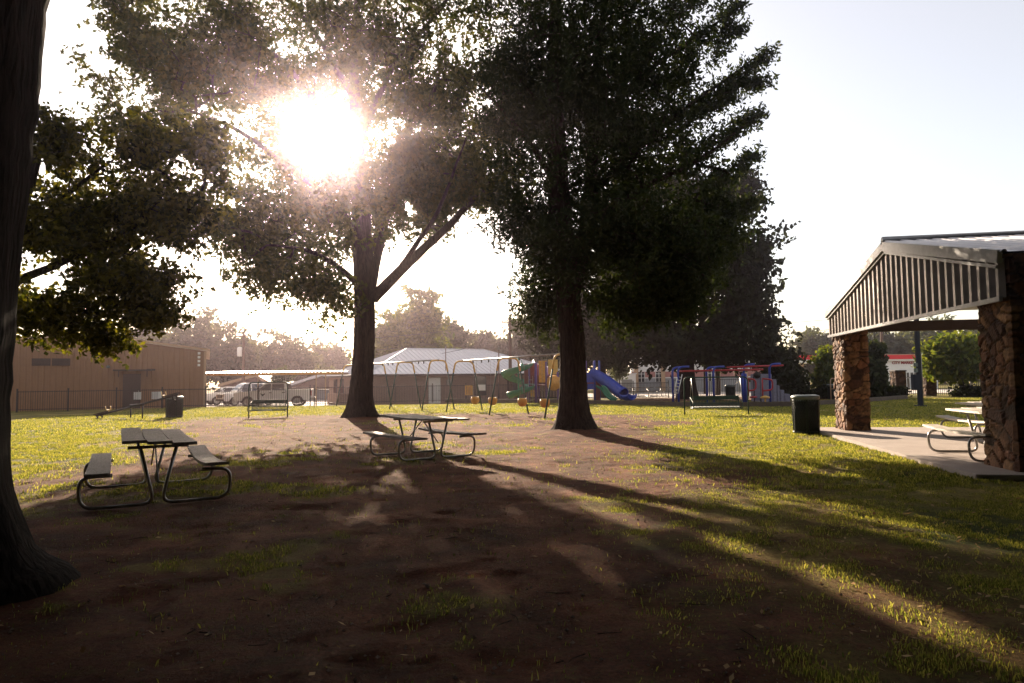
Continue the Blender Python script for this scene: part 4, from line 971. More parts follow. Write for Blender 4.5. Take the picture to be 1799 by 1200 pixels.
# ---------------------------------------------------------------- picnic tables
def picnic(name, label, loc, rz, L=2.2, sep=1.3, W=1.65, th=.76, bh=.44, plank='plank', nplank=3, group='picnic tables', tw=.76, sag=.03):
    """local x = long axis, y = across"""
    t = thing(name, label, 'picnic table', loc, rz, group)
    def plk(nm, yc, wd, z, LL, par, cup=0.0, curve=0.0):
        n = 14; q = MB(); vs = []
        for i in range(n + 1):
            s_ = -1 + 2 * i / n; x = s_ * LL / 2; dz = curve * s_ * s_; 
            jit = .004 * math.sin(i * 2.3 + yc * 9)
            for (yy, zz) in ((-wd / 2, 0), (wd / 2, 0), (wd / 2, .036), (-wd / 2, .036)): vs.append((x + (.006 * math.sin(yc * 31) if abs(s_) == 1 else 0), yc + yy, z + dz + zz + jit * .5 + cup * abs(yy) / wd))
        fs = [(0, 1, 2, 3), (n * 4 + 3, n * 4 + 2, n * 4 + 1, n * 4)]
        for i in range(n):
            for k in range(4): fs.append((i * 4 + k, i * 4 + 4 + k, i * 4 + 4 + (k + 1) % 4, i * 4 + (k + 1) % 4))
        return q.add(vs, fs).build(nm, M[plank], par)
    pw = (tw - .012 * (nplank - 1)) / nplank
    for i in range(nplank): plk('top_plank', -tw / 2 + pw / 2 + i * (pw + .012), pw, th - .036, L, t, curve=sag * (1 - .4 * i))
    for s_ in (-1, 1):
        b = plk('bench', s_ * (W / 2 - .17), .25, bh - .036, L, t, curve=sag * (1.2 if s_ > 0 else .4))
    r = .021
    for ex in (-sep / 2, sep / 2):
        q = MB(); yb = W / 2
        for s_ in (-1, 1):
            pts = [(ex, s_ * .20, th - .05), (ex, s_ * .03, .02 + .16), (ex, s_ * .03 + s_ * .05, .022), (ex, s_ * yb, .022), (ex, s_ * yb, bh - .05 - .0), (ex, s_ * (yb - .32), bh - .05)]
            q.tube(rounded([pts[0], (ex, s_ * .035, .022), pts[3], (ex, s_ * (yb + .03), bh - .05), pts[5]], .15, 6), r, 10)
        q.box((ex, 0, th - .055), (.045, tw - .12, .035))
        q.build('end_frame', M['steel'], t)
    q = MB()
    q.tube([(-sep / 2, 0, .30), (0, .0, th - .05)], .011, 6); q.tube([(sep / 2, 0, .30), (0, .0, th - .05)], .011, 6)
    q.build('brace', M['steel'], t)
    return t
def ctr(px, py): return G(px, py)
a = G(277, 887); d = Vector((.5, -.866, 0)); c = a - d * .95
picnic('picnic_table', 'weathered three-plank picnic table nearest the camera, left, with warped boards', tuple(c), math.atan2(d.y, d.x), L=2.72, sep=1.9, W=1.6, tw=.78, sag=.06)
a = G(770, 806); b = G(717, 797); d = (a - b).normalized(); c = (a + b) / 2
picnic('picnic_table', 'weathered wooden picnic table in the middle of the dirt between the two oaks', tuple(c), math.atan2(d.y, d.x), L=2.25, sep=(a - b).length, W=1.6)
picnic('picnic_table', 'pale-topped picnic table on the slab beside the near stone pillar', (8.13, 11.42, .085), ang, L=2.3, sep=1.5, W=1.65, plank='plank_pale')
picnic('picnic_table', 'pale-topped picnic table farther back under the shelter roof', (10.1, 14.2, .085), ang, L=2.3, sep=1.5, W=1.65, plank='plank_pale')
for k, (px, Y, lb) in enumerate([(1103, 56.5, 'dark picnic table on the pale yard right of the blue tube slide'), (1126, 57.5, 'dark picnic table on the yard, right of the first one'), (1174, 58, 'dark picnic table on the yard beside the broad tree trunk')]):
    picnic('picnic_table', lb, (V(px, 690, Y).x, Y, .01), R(5 + 4 * k), L=2.0, sep=1.3, plank='brown_dark', group='picnic tables in the yard')

# ---------------------------------------------------------------- bins
def bin_(name, label, loc, rz, h=.98, r=.34, diamond=True, mname='dark_green', group='waste bins'):
    t = thing(name, label, 'bin', loc, rz, group)
    MB().lathe([(0, .05), (r * .90, .05), (r * .93, .5), (r * .95, h - .12), (r * .93, h - .12), (r * .88, .5), (0, .08)], n=28).build('liner', M['black_metal'], t)
    q = MB(); n = 34
    for s_ in (1, -1):
        for i in range(n):
            a0 = 2 * math.pi * i / n
            q.tube([((r * (.955 + .045 * z)) * math.cos(a0 + s_ * z * 1.1), (r * (.955 + .045 * z)) * math.sin(a0 + s_ * z * 1.1), .05 + (h - .16) * z) for z in np.linspace(0, 1, 7)], .0055, 4, cap=False)
    q.build('mesh_side', M[mname], t)
    MB().lathe([(r * .93, .0), (r * .99, .0), (r * 1.0, .07), (r * .96, .08), (r * .93, .0)], n=28).build('foot_ring', M[mname], t)
    MB().lathe([(r * .97, h - .09), (r * 1.05, h - .08), (r * 1.06, h - .03), (r * 1.0, h), (r * .75, h + .02), (r * .62, h + .015), (r * .6, h - .02), (r * .95, h - .06), (r * .97, h - .14)], n=32).build('rim', M['lid'] if diamond else M['white_metal'], t)
    q = MB(); 
    for i in range(6): a0 = i * math.pi / 3 + .2; q.box((r * 1.0 * math.cos(a0), r * 1.0 * math.sin(a0), h / 2 - .03), (.012, .045, h - .14), rz=a0)
    q.build('strap', M[mname], t)
    return t
p = G(1417, 762); b1 = bin_('waste_bin', 'dark green mesh waste bin with a pale rim beside the stone pillar', (p.x, p.y, 0), 0, h=.98, r=.33)
p = G(306, 733); b2 = place(b1, (p.x, p.y, 0), 1.0, 'dark waste bin with a white rim at the raised end of the seesaw'); b2.scale = (1.08, 1.08, .95)
p = V(1283, 690, 47); b3 = place(b1, (p.x, 47, 0), 1.0, 'dark bin behind the hanging bench on the right, by the climbing bars')
p = V(1463, 690, 44); b4 = place(b1, (p.x, 44, 0), 2.0, 'dark bin in the shade just left of the left stone pillar, far back')

# ---------------------------------------------------------------- bench swings
def bench_swing(label, p0, p1, hh, group='hanging bench swings', inset=.25, sw=.35):
    d = p1 - p0; L = d.length; rz = math.atan2(d.y, d.x)
    t = thing('bench_swing', label, 'bench swing', tuple((p0 + p1) / 2), rz, group)
    MB().tube(rounded([(-L / 2, 0, -.02), (-L / 2, 0, hh), (L / 2, 0, hh), (L / 2, 0, -.02)], .18, 7), .027, 10).build('frame', M['green_metal'], t)
    bl = L - 2 * inset
    q = MB(); n = int(bl / .055)
    for i in range(n + 1):
        x = -bl / 2 + bl * i / n
        q.tube([(x, .28, .74), (x, .26, .52), (x, .20, .34), (x, -.05, .30), (x, -.22, .31)], .016, 4, cap=False, smooth=False)
    q.build('slats', M['green_metal'], t)
    q = MB(); q.box((0, .28, .68), (bl + .06, .03, .16)); q.tube([(-bl / 2, -.23, .31), (bl / 2, -.23, .31)], .018, 8); q.tube([(-bl / 2, .25, .46), (bl / 2, .25, .46)], .014, 8)
    q.tube([(-bl / 2, .2, .33), (bl / 2, .2, .33)], .014, 8); q.build('seat_frame', M['green_metal'], t)
    for s_ in (-1, 1):
        x = s_ * (bl / 2 + .03)
        MB().tube(rounded([(x, .28, .70), (x, -.05, .58), (x, -.32, .50), (x, -.34, .30), (x, .0, .26), (x, .24, .32), (x, .30, .48), (x, .28, .70)], .1, 5), .018, 8).build('arm', M['green_metal'], t)
        MB().tube([(x, .26, .73), (x, .0, hh)], .008, 5).tube([(x, -.30, .50), (x, .0, hh)], .008, 5).build('chain', M['steel'], t)
    return t
bench_swing('green hanging bench in a low frame in front of the pickup truck', G(437, 734), G(505, 733), 1.52, inset=.08)
bench_swing('dark slatted hanging bench in a low frame in front of the playground bars', G(1203, 730), G(1315, 729), 1.50, inset=.32)

# ---------------------------------------------------------------- swing frames
def swing_frame(label, ends, nsup, hh, splay, topw, seats=()):
    a, b = Vector(ends[0]), Vector(ends[1]); d = (b - a); L = d.length; rz = math.atan2(d.y, d.x)
    t = thing('swing_set', label, 'swing set', tuple(a), rz, 'swing sets')
    for i in range(nsup):
        x = L * i / (nsup - 1)
        def leg(s_):
            full = rounded([(x, 0, hh), (x, s_ * topw / 2, hh - .02), (x, s_ * splay / 2, -.05)], .30, 8)
            cut = next(k for k, p in enumerate(full) if p.z < hh - .28) if any(p.z < hh - .28 and p.z > .2 for p in full) else len(full) - 2
            cut = min(cut, len(full) - 2); top = full[:cut + 1]; last = full[-1]; mid = top[-1] + (last - top[-1]) * .14
            return top + [mid], [mid, last]
        l1, r1 = leg(1); l2, r2 = leg(-1)
        MB().tube(list(reversed(l1)) + l2[1:], .042, 8).build('top_bend', M['yellow'], t)
        for r_ in (r1, r2): MB().tube(r_, .035, 8).build('leg', M['green_metal'], t)
    MB().tube([(-.05, 0, hh + .02), (L + .05, 0, hh + .02)], .036, 8).build('top_beam', M['steel'], t)
    nb = (nsup - 1)
    for i in range(nb):
        for f in (.22, .42, .58, .78): MB().box((L * (i + f) / nb, 0, hh - .07), (.03, .05, .13)).build('hanger', M['brown_dark'], t)
    return t, a, d.normalized(), L, rz
A0 = (V(770, 700, 35).x, 35, 0); A1 = (V(617, 700, 42.5).x, 42.5, 0)
swing_frame('long swing frame with yellow bends behind the left oak trunk, without seats', (A0, A1), 4, 2.55, 2.0, .95)
B0 = (V(816, 700, 33.5).x, 33.5, 0); B1 = (V(994, 700, 26.2).x, 26.2, 0)
sw, sa, sdv, sL, srz = swing_frame('swing frame with yellow bends and orange toddler seats, left of the tall oak', (B0, B1), 3, 2.45, 2.0, .95)
seat0 = None
for k, (f, lb) in enumerate([(.13, 'orange toddler swing seat, farthest left of four'), (.33, 'orange toddler swing seat, second from the left'), (.63, 'orange toddler swing seat, third from the left'), (.83, 'orange toddler swing seat, nearest the tall oak trunk')]):
    p = sa + sdv * sL * f
    if seat0 is None:
        seat0 = thing('toddler_swing', lb, 'swing seat', (p.x, p.y, 0), srz, 'toddler swing seats')
        q = MB().lathe([(.0, .36), (.12, .38), (.19, .47), (.21, .60), (.18, .70), (.165, .70), (.19, .60), (.17, .49), (0, .40)], n=16); q.build('bucket', M['orange'], seat0)
        MB().tube([(.17 * math.cos(a_), .17 * math.sin(a_), .70) for a_ in np.linspace(0, 2 * math.pi, 17)], .018, 6).build('rim', M['yellow'], seat0)
        q = MB()
        for s_ in (-1, 1): q.tube([(s_ * .17, 0, .7), (s_ * .17, 0, 2.4)], .006, 4, cap=False)
        q.build('chain', M['steel'], seat0)
    else: place(seat0, (p.x, p.y, 0), srz, lb)

# ---------------------------------------------------------------- seesaw
a = G(166, 724); b = G(308, 732)
c = (a + b) / 2; Yq = 30.5; pa = Vector((V(170, 700, Yq).x, Yq, .12)); pb = Vector((V(312, 700, Yq - .4).x, Yq - .4, 1.02)); pv = pa + (pb - pa) * .5
ss = thing('seesaw', 'long seesaw with yellow handles, its right end up over the bin', 'seesaw', (pv.x, pv.y, 0), math.atan2(pb.y - pa.y, pb.x - pa.x)); L = (pb - pa).length; th_ = math.asin((pb.z - pa.z) / L); T = Matrix.Translation((0, 0, pv.z)) @ Matrix.Rotation(-th_, 4, 'Y')
MB().tube([(-L / 2, 0, 0), (L / 2, 0, 0)], .045, 10, T=T).build('beam', M['black_metal'], ss)
q = MB()
for s_ in (-1, 1):
    MB().box((s_ * (L / 2 - .25), 0, .07), (.62, .24, .05), T=T, bev=.015).build('seat', M['brown_dark'], ss)
    MB().tube(rounded([(s_ * (L / 2 - .62), -.16, .30), (s_ * (L / 2 - .62), -.16, .12), (s_ * (L / 2 - .62), .16, .12), (s_ * (L / 2 - .62), .16, .30)], .05, 4), .02, 8, T=T).tube([(s_ * (L / 2 - .62), 0, 0), (s_ * (L / 2 - .62), 0, .12)], .02, 6, T=T).build('handle', M['yellow'], ss)
    tyre = [(s_ * (L / 2 - .15), .16 * math.cos(a_), .0 - .10 + .10 * math.sin(a_)) for a_ in np.linspace(0, 2 * math.pi, 15)]
    MB().tube(tyre, .035, 6, T=T).build('tyre_bumper', M['tyre'], ss)
for s_ in (-1, 1): MB().tube([(s_ * .28, 0, -.02), (s_ * .28, 0, pv.z - .04 + s_ * .04)], .03, 8).build('post', M['black_metal'], ss)
MB().tube([(-.34, 0, pv.z), (.34, 0, pv.z + .03)], .045, 8).build('pivot', M['black_metal'], ss)

# ---------------------------------------------------------------- playground
def bed_pts():
    return [G(783, 706.5), G(985, 708.5), G(1120, 712), G(1240, 715.5), G(1400, 714), G(1500, 708.5), G(1592, 701), G(1500, 694), G(1300, 697.5), G(1100, 700), G(900, 702.5)]
bp_ = bed_pts(); sheet('mulch_bed', bp_, M['mulch'], z=.012)
q = MB(); L_ = len(bp_)
for i in range(7 - 1):
    a, b = bp_[i], bp_[i + 1]; d = b - a; q.box(((a + b) / 2 + Vector((0, 0, .11)))[:], (d.length + .1, .16, .26), rz=math.atan2(d.y, d.x), bev=.01)
tag(q.build('border_timber', M['timber'], None), 'dark timber border along the front of the mulch bed', 'border')
def post(mb, x, y, h, r=.055): mb.tube([(x, y, 0), (x, y, h), (x, y, h + .03)], [r, r, r * .5], 8)
Yp = 44.0
# tower with the spiral slide and yellow panels
o = Vector((V(955, 700, Yp).x, Yp, 0))
pt = thing('play_tower', 'purple and orange play tower with a green spiral slide left of the tall oak', 'play tower', tuple(o))
kx = Yp / F
def lx(px): return V(px, 690, Yp).x - o.x
def lz(py, px=955): return V(px, py, Yp).z
for (px, y, top) in ((930, 0, 640), (941.5, -.15, 637), (948, .9, 640), (960, -.15, 636), (964.5, .5, 645), (980, -.15, 654), (929, 1.3, 640), (992, .9, 654), (1000, -.1, 652)):
    q = MB(); post(q, lx(px), y, lz(top, px), .065 if px != 941.5 else .09); q.build('post', M['purple'], pt)
MB().box(((lx(930) + lx(1000)) / 2, .55, 1.15), (lx(1000) - lx(930), 1.4, .08)).build('deck', M['rust'], pt)
MB().box((lx(934), .5, 1.9), (.9, .06, 1.3)).box((lx(955), .02, 1.5), (.75, .05, .55)).build('side_panel', M['rust'], pt)
MB().box((lx(954), -.12, (lz(634) + lz(672)) / 2), (.52, .05, lz(634) - lz(672)), bev=.02).build('tall_panel', M['orange'], pt)
MB().box((lx(972), -.12, (lz(632) + lz(658)) / 2), (.62, .05, lz(632) - lz(658)), bev=.02).build('tall_panel', M['yellow'], pt)
q = MB().lathe([(0, -.42), (.25, -.38), (.42, -.22), (.5, 0), (.42, .22), (.25, .38), (0, .42)], n=18, T=Matrix.Translation((lx(973), -.12, lz(673))) @ Matrix.Rotation(R(90), 4, 'X')); q.build('bubble_window', M['orange'], pt)
MB().box((lx(991), -.14, (lz(658) + lz(692)) / 2), (.55, .06, lz(658) - lz(692)), bev=.02).build('tall_panel', M['orange'], pt)
q = MB()
for xx in (lx(928.5), lx(936)): q.tube([(xx, -.3, 0), (xx, -.1, 1.75)], .02, 6)
for i in range(6): q.tube([(lx(928.5), -.3 + .02 * i, .2 + .26 * i), (lx(936), -.3 + .02 * i, .2 + .26 * i)], .018, 6)
q.build('ladder', M['steel'], pt)
MB().box((lx(936), -.1, lz(691)), (.3, .05, .42), bev=.02).build('low_panel', M['yellow'], pt)
q = MB(); q.box((lx(965), -.1, lz(698)), (2.6, .04, .05))
for i in range(12): q.box((lx(949) + .19 * i, -.1, lz(693)), (.04, .03, .42))
q.build('guard_rail', M['brown_dark'], pt)
# spiral slide: half pipe swept round a pole
sp = Vector((lx(911), .2, 0)); zt, zb_ = lz(640), .42
q = MB(); vs = []; n = 56; mseg = 9
for i in range(n + 1):
    t = i / n; a_ = R(20) - t * R(520); rr = .62 + .12 * math.sin(t * 3.1); cz_ = zt + (zb_ - zt) * t
    cpt = sp + Vector((rr * math.cos(a_), rr * math.sin(a_), cz_)); rad_ = Vector((math.cos(a_), math.sin(a_), 0))
    for j in range(mseg):
        b_ = R(-175 + 170 * j / (mseg - 1)); pr = .40
        vs.append((cpt + rad_ * pr * math.cos(b_) + Vector((0, 0, pr * math.sin(b_) + .30)))[:])
fs = [(i * mseg + j, i * mseg + j + 1, (i + 1) * mseg + j + 1, (i + 1) * mseg + j) for i in range(n) for j in range(mseg - 1)]
q.add(vs, fs, True)
sl = q.build('spiral_slide', M['slide_green'], pt); md = sl.modifiers.new('thick', 'SOLIDIFY'); md.thickness = .03
for j, mn in ((0, 'slide_green'), (mseg - 1, 'slide_green')):
    MB().tube([vs[i * mseg + j] for i in range(n + 1)], .03, 6).build('slide_rim', M[mn], sl)
MB().tube([(sp.x, sp.y, 0), (sp.x, sp.y, zt + .5)], .05, 8).build('slide_pole', M['slide_green'], pt)
# second tower with the blue tube
Y2 = 43.5; o = Vector((V(1045, 700, Y2).x, Y2, 0))
pt2 = thing('play_tower', 'purple play tower with a blue tube slide, right of the tall oak', 'play tower', tuple(o))
def lx2(px): return V(px, 690, Y2).x - o.x
def lz2(py): return V(1060, py, Y2).z
for (px, y, top) in ((1030, 0, 634), (1045, -.1, 634), (1054, .1, 634), (1048, 1.2, 634), (1034, 1.2, 634), (1015, .2, 640)):
    q = MB(); post(q, lx2(px), y, lz2(top), .06); q.build('post', M['blue'] if px in (1045, 1054) else M['purple'], pt2)
MB().box((lx2(1036), .6, 1.25), (1.7, 1.4, .08)).build('deck', M['rust'], pt2)
MB().box((lx2(1042), -.06, (lz2(654) + lz2(684)) / 2), (.95, .05, lz2(654) - lz2(684)), bev=.02).box((lx2(1026), -.02, lz2(676)), (.5, .05, .7), bev=.02).build('side_panel', M['blue'], pt2)
MB().box((lx2(1049), -.1, (lz2(660) + lz2(704)) / 2), (.35, .06, lz2(660) - lz2(704) - .02)).build('lower_panel', M['rust'], pt2)
cen = [V(1038, 656, Y2 + .3) - o, V(1055, 664, Y2) - o, V(1072, 675, Y2 - .5) - o, V(1086, 686, Y2 - 1) - o, V(1096, 692, Y2 - 1.4) - o]
cs = resample(cen, .12)
q = MB().tube([Vector(p) for p in cs], .38, 18, cap=False).build('tube_slide', M['blue'], pt2); md = q.modifiers.new('thick', 'SOLIDIFY'); md.thickness = .04
e0 = Vector(cs[-1]); dr = Vector(cs[-1] - cs[-3]).normalized()
q = MB(); vs = []
for i in range(6):
    c_ = e0 + Vector((dr.x, dr.y, dr.z * (1 - i / 5))) * (.16 * i)
    for j in range(9):
        b_ = R(180 + 180 * j / 8); sd2 = Vector((dr.y, -dr.x, 0)).normalized(); vs.append((c_ + sd2 * .4 * math.cos(b_) + Vector((0, 0, .36 * math.sin(b_))))[:])
q.add(vs, [(i * 9 + j, i * 9 + j + 1, i * 9 + j + 10, i * 9 + j + 9) for i in range(5) for j in range(8)], True)
q = q.build('slide_chute', M['blue'], pt2); md = q.modifiers.new('thick', 'SOLIDIFY'); md.thickness = .03
cs2 = resample([V(1052, 676, Y2 - .3) - o, V(1060, 680, Y2 - .7) - o, V(1068, 692, Y2 - 1.1) - o, V(1078, 699, Y2 - 1.5) - o], .15); vs = []
for c_ in cs2:
    for j in range(7): b_ = R(180 + 180 * j / 6); vs.append((c_[0] - .28 * math.cos(b_) * .6, c_[1] + .28 * math.cos(b_) * .8, c_[2] + .22 * math.sin(b_)))
q = MB().add(vs, [(i * 7 + j, i * 7 + j + 1, i * 7 + j + 8, i * 7 + j + 7) for i in range(len(cs2) - 1) for j in range(6)], True).build('small_slide', M['slide_green'], pt2); md = q.modifiers.new('thick', 'SOLIDIFY'); md.thickness = .03
q = MB()
for px in (1067, 1074): q.tube([(lx2(px), -1.2, 0), (lx2(px), -1.2, .5)], .03, 6)
for px in (1085,): q.tube([(lx2(px), -1.3, 0), (lx2(px), -1.3, .6)], .03, 6)
q.build('slide_leg', M['brown_dark'], pt2)
# monkey bars
Ym = 37.5; o = Vector((V(1270, 700, Ym).x, Ym, 0))
mk = thing('monkey_bars', 'red overhead climbing bars on curved blue posts behind the hanging bench', 'climbing frame', tuple(o))
def lx3(px): return V(px, 690, Ym).x - o.x
def lz3(py, px=1270): return V(px, py, Ym).z
for (px, y) in ((1192, 0), (1254, 0), (1353, 0), (1192, 1.3), (1254, 1.3), (1322, 1.3)):
    ht = lz3(640 if px > 1300 else 645, px)
    MB().tube(rounded([(lx3(px), y, 0), (lx3(px), y, ht), (lx3(px) + .62, y, ht + .02)], .32, 8), .06, 10).build('curved_post', M['blue'], mk)
for (px, top) in ((1303, 657), (1308.5, 657)):
    q = MB(); post(q, lx3(px), -.2, lz3(top, px), .07); q.build('post', M['blue'], mk)
for (pa_, pb_, pya, pyb) in ((1202, 1342, 652, 649), (1288, 1378, 645, 642)):
    q = MB()
    for y in (0, .95): q.tube([(lx3(pa_), y, lz3(pya, pa_)), (lx3(pb_), y, lz3(pyb, pb_))], .05, 8)
    nb = int((lx3(pb_) - lx3(pa_)) / .3)
    for i in range(nb + 1): f = i / nb; xx = lx3(pa_) + (lx3(pb_) - lx3(pa_)) * f; zz = lz3(pya, pa_) + (lz3(pyb, pb_) - lz3(pya, pa_)) * f; q.tube([(xx, 0, zz), (xx, .95, zz)], .022, 6)
    q.build('ladder_bars', M['red'], mk)
q = MB()
for (a_, b_) in (((1181, 688), (1193, 655)), ((1188, 690), (1200, 657))): q.tube([(lx3(a_[0]), -.4, lz3(a_[1])), (lx3(b_[0]), .1, lz3(b_[1]))], .025, 6)
for i in range(6): f = i / 6; q.tube([(lx3(1181 + 12 * f), -.4 + .5 * f, lz3(688 - 33 * f)), (lx3(1188 + 12 * f), -.4 + .5 * f, lz3(690 - 33 * f))], .018, 6)
q.build('leaning_ladder', M['white_paint'], mk)
def loop(px, py, w_, h_, y, flip=1):
    x = lx3(px); z = lz3(py, px); return rounded([(x, y, z + h_ / 2), (x + flip * w_, y, z + h_ / 2 - .05), (x + flip * w_, y, z - h_ / 2 + .05), (x, y, z - h_ / 2)], .2, 6)
for (px, fl_) in ((1312, 1), (1337, 1)):
    q = MB().tube(loop(px, 676, .42 if px < 1330 else .55, .66, -.25, fl_), .045, 8); q.tube([(lx3(px), -.25, lz3(667, px)), (lx3(px), -.25, lz3(696, px))], .04, 8)
    q.build('loop_bar', M['red'], mk)
q = MB().tube([(lx3(1314), -.3, lz3(698)), (lx3(1326), -.3, lz3(698))], .05, 8).build('foot_bar', M['red'], mk)
q = MB().lathe([(0, .0), (.22, .02), (.26, .10), (.1, .16), (0, .17)], (lx3(1338), -.5, .32), 14); q.tube([(lx3(1338), -.5, 0), (lx3(1338), -.5, .34)], .05, 8); q.build('spinner_seat', M['yellow'], mk)
# stepped climbing block
Yk = 41; a = V(1346, 700, Yk); b = V(1387, 700, Yk); o = Vector(((a.x + b.x) / 2, Yk, 0))
ck = thing('stepped_block', 'grey-blue stepped climbing block at the right end of the playground', 'climbing block', tuple(o))
steps = [(1333, 1356, 657), (1356, 1364, 666), (1364, 1369, 677), (1369, 1377, 685), (1377, 1387, 692)]
for (pa_, pb_, py) in steps:
    xa, xb = V(pa_, 700, Yk).x - o.x, V(pb_, 700, Yk).x - o.x; h_ = V(pa_, py, Yk).z
    MB().box(((xa + xb) / 2, .6, h_ / 2), (xb - xa - .01, 1.5, h_), bev=.03).build('step_block', M['grey_plastic'], ck)
hd = thing('figure_panel', 'dark narrow figure in front of the stepped block, built as a panel', 'play panel', (V(1331, 700, 40).x, 40, 0))  # a panel stands in for an unclear dark figure
MB().box((0, 0, .95), (.42, .08, 1.5), bev=.04).build('panel', M['grey_plastic'], hd); MB().lathe([(0, -.05), (.2, -.04), (.2, .04), (0, .05)], n=16, T=Matrix.Translation((0, -.05, 1.62)) @ Matrix.Rotation(R(90), 4, 'X')).build('disc', M['black_metal'], hd)
for s_ in (-1, 1): MB().tube([(s_ * .19, 0, 0), (s_ * .19, 0, 1.7)], .03, 6).build('post', M['black_metal'], hd)
sbn = thing('fence_rail', 'low tan tube rail by the dark bin left of the shelter', 'rail', (V(1467, 700, 43).x, 43, 0))
MB().tube(rounded([(-.25, 0, 0), (-.25, 0, 1.35), (.6, 0, 1.35), (.6, 0, 0)], .15, 5), .035, 8).build('rail', M['tan_trim'], sbn); MB().tube([(-.25, 0, .7), (.6, 0, .7)], .025, 8).build('cross_bar', M['tan_trim'], sbn)

# ---------------------------------------------------------------- posts, poles, wires
p = G(1617, 714); npst = thing('lamp_post', 'thick navy post with meter boxes seen through the shelter', 'post', (p.x, p.y, 0))
MB().box((0, 0, 2.9), (.18, .18, 5.8), bev=.02).build('column', M['blue_post'], npst); MB().box((0, 0, .03), (.42, .42, .06), bev=.01).build('base_plate', M['blue_post'], npst)
MB().box((-.21, -.02, 1.15), (.26, .28, .75), bev=.02).build('cabinet', M['blue_post'], npst); MB().box((-.17, -.06, 1.72), (.12, .16, .2), bev=.01).box((-.17, -.06, 1.98), (.12, .16, .18), bev=.01).build('meter_box', M['lid'], npst)
MB().tube([(.115, -.06, .0), (.115, -.06, 2.6)], .015, 6).build('conduit', M['steel'], npst)
def upole(label, px, Y, top, r=.14, trafo=False, bas=None):
    b_ = V(px, 690, Y); z0 = float(gz(b_.x, Y)); t = thing('utility_pole', label, 'utility pole', (b_.x, Y, z0), 0, 'wooden utility poles'); h = V(px, top, Y).z - z0
    MB().tube([(0, 0, 0), (0, 0, h)], [r, r * .7], 10).build('pole', M['pole_wood'], t)
    if trafo:
        MB().lathe([(0, -.45), (.22, -.43), (.24, -.3), (.24, .35), (.18, .45), (0, .48)], (-.36, 0, h - 2.0), 14).box((-.14, 0, h - 1.9), (.2, .08, .1)).build('transformer', M['white_paint'], t)
    MB().box((0, -.12, h - .5), (1.4, .09, .1)).build('cross_arm', M['pole_wood'], t)
    for s_ in (-.6, 0.2, .6): MB().lathe([(0, 0), (.04, 0), (.05, .06), (.03, .12), (0, .13)], (s_, -.12, h - .45), 8).build('insulator', M['lid'], t)
    return Vector((b_.x, Y, z0 + h - .35))
w1 = upole('wooden utility pole with a white transformer behind the pickup truck', 427, 66, 582, .16, True)
w2 = upole('tall plain utility pole between the white roof and the spiral slide', 897, 58, 556, .17)
w3 = upole('reddish utility pole seen left of the navy post under the shelter', 1553, 70, 545, .16)
w0 = Vector((-60, 72, w1.z))
w4 = w3 + Vector((50, -4, 0))
def wire(label, a, b, sag):
    pts = [a + (b - a) * t + Vector((0, 0, -sag * 4 * t * (1 - t))) for t in np.linspace(0, 1, 24)]
    tag(MB().tube(pts, .018, 4, cap=False).build('power_line', M['black_metal'], None), label, 'wire', 'sagging wires between the poles')
for k, (dz, s_) in enumerate([(0, .9), (-.8, 1.3), (-1.7, 1.6)]):
    wire(['topmost', 'middle', 'lowest'][k] + ' of three wires sagging from the transformer pole to the tall plain pole', w1 + Vector((0, 0, dz)), w2 + Vector((0, 0, dz * .8)), s_)
    wire(['topmost', 'middle', 'lowest'][k] + ' of three wires running left from the transformer pole', w0 + Vector((0, 0, dz)), w1 + Vector((0, 0, dz)), s_)
    wire(['topmost', 'middle', 'lowest'][k] + ' of three wires running right from the tall plain pole', w2 + Vector((0, 0, dz * .8)), w3 + Vector((0, 0, dz)), s_)

# ---------------------------------------------------------------- vehicles (local x forward)
def arch(xc, r, n=10): return [(xc + r * math.cos(t), .38 + r * math.sin(t)) for t in np.linspace(math.pi, 0, n)][::-1]
def wheel(par, x, y, r=.39, w_=.26):
    s_ = 1 if y > 0 else -1; T = Matrix.Translation((x, y, r)) @ Matrix.Rotation(R(-90) * s_, 4, 'X')
    t = MB().lathe([(r * .62, -w_ / 2), (r * .93, -w_ / 2), (r, -w_ * .35), (r, w_ * .35), (r * .93, w_ / 2), (r * .62, w_ / 2)], n=24, T=T).build('wheel', M['tyre'], par)
    q = MB().lathe([(0, w_ * .30), (r * .16, w_ * .34), (r * .18, w_ * .2), (r * .62, w_ * .16), (r * .66, w_ * .5), (r * .6, w_ * .5), (r * .58, w_ * .1), (0, w_ * .1)], n=24, T=T)
    for k in range(6):
        a_ = k * math.pi / 3; q.box((r * .38 * math.cos(a_), r * .38 * math.sin(a_), w_ * .3), (r * .5, r * .13, .03), T=T, rz=a_)
    q.build('rim', M['chrome'], t); return t
def body_prism(prof, hw, m, name, par, bev=.04, taper=None):
    me = MB().prism(prof, -hw, hw).build(name, m, par); bm = bmesh.new(); bm.from_mesh(me.data)
    if taper:
        z0, z1, k = taper
        for v in bm.verts:
            if v.co.z > z0: v.co.y *= 1 - k * min(1, (v.co.z - z0) / (z1 - z0))
    ed = [e for e in bm.edges if len(e.link_faces) == 2 and abs(e.calc_face_angle(0)) > .35]
    bmesh.ops.bevel(bm, geom=ed, offset=bev, segments=2, affect='EDGES', clamp_overlap=True); bm.to_mesh(me.data); bm.free(); return me
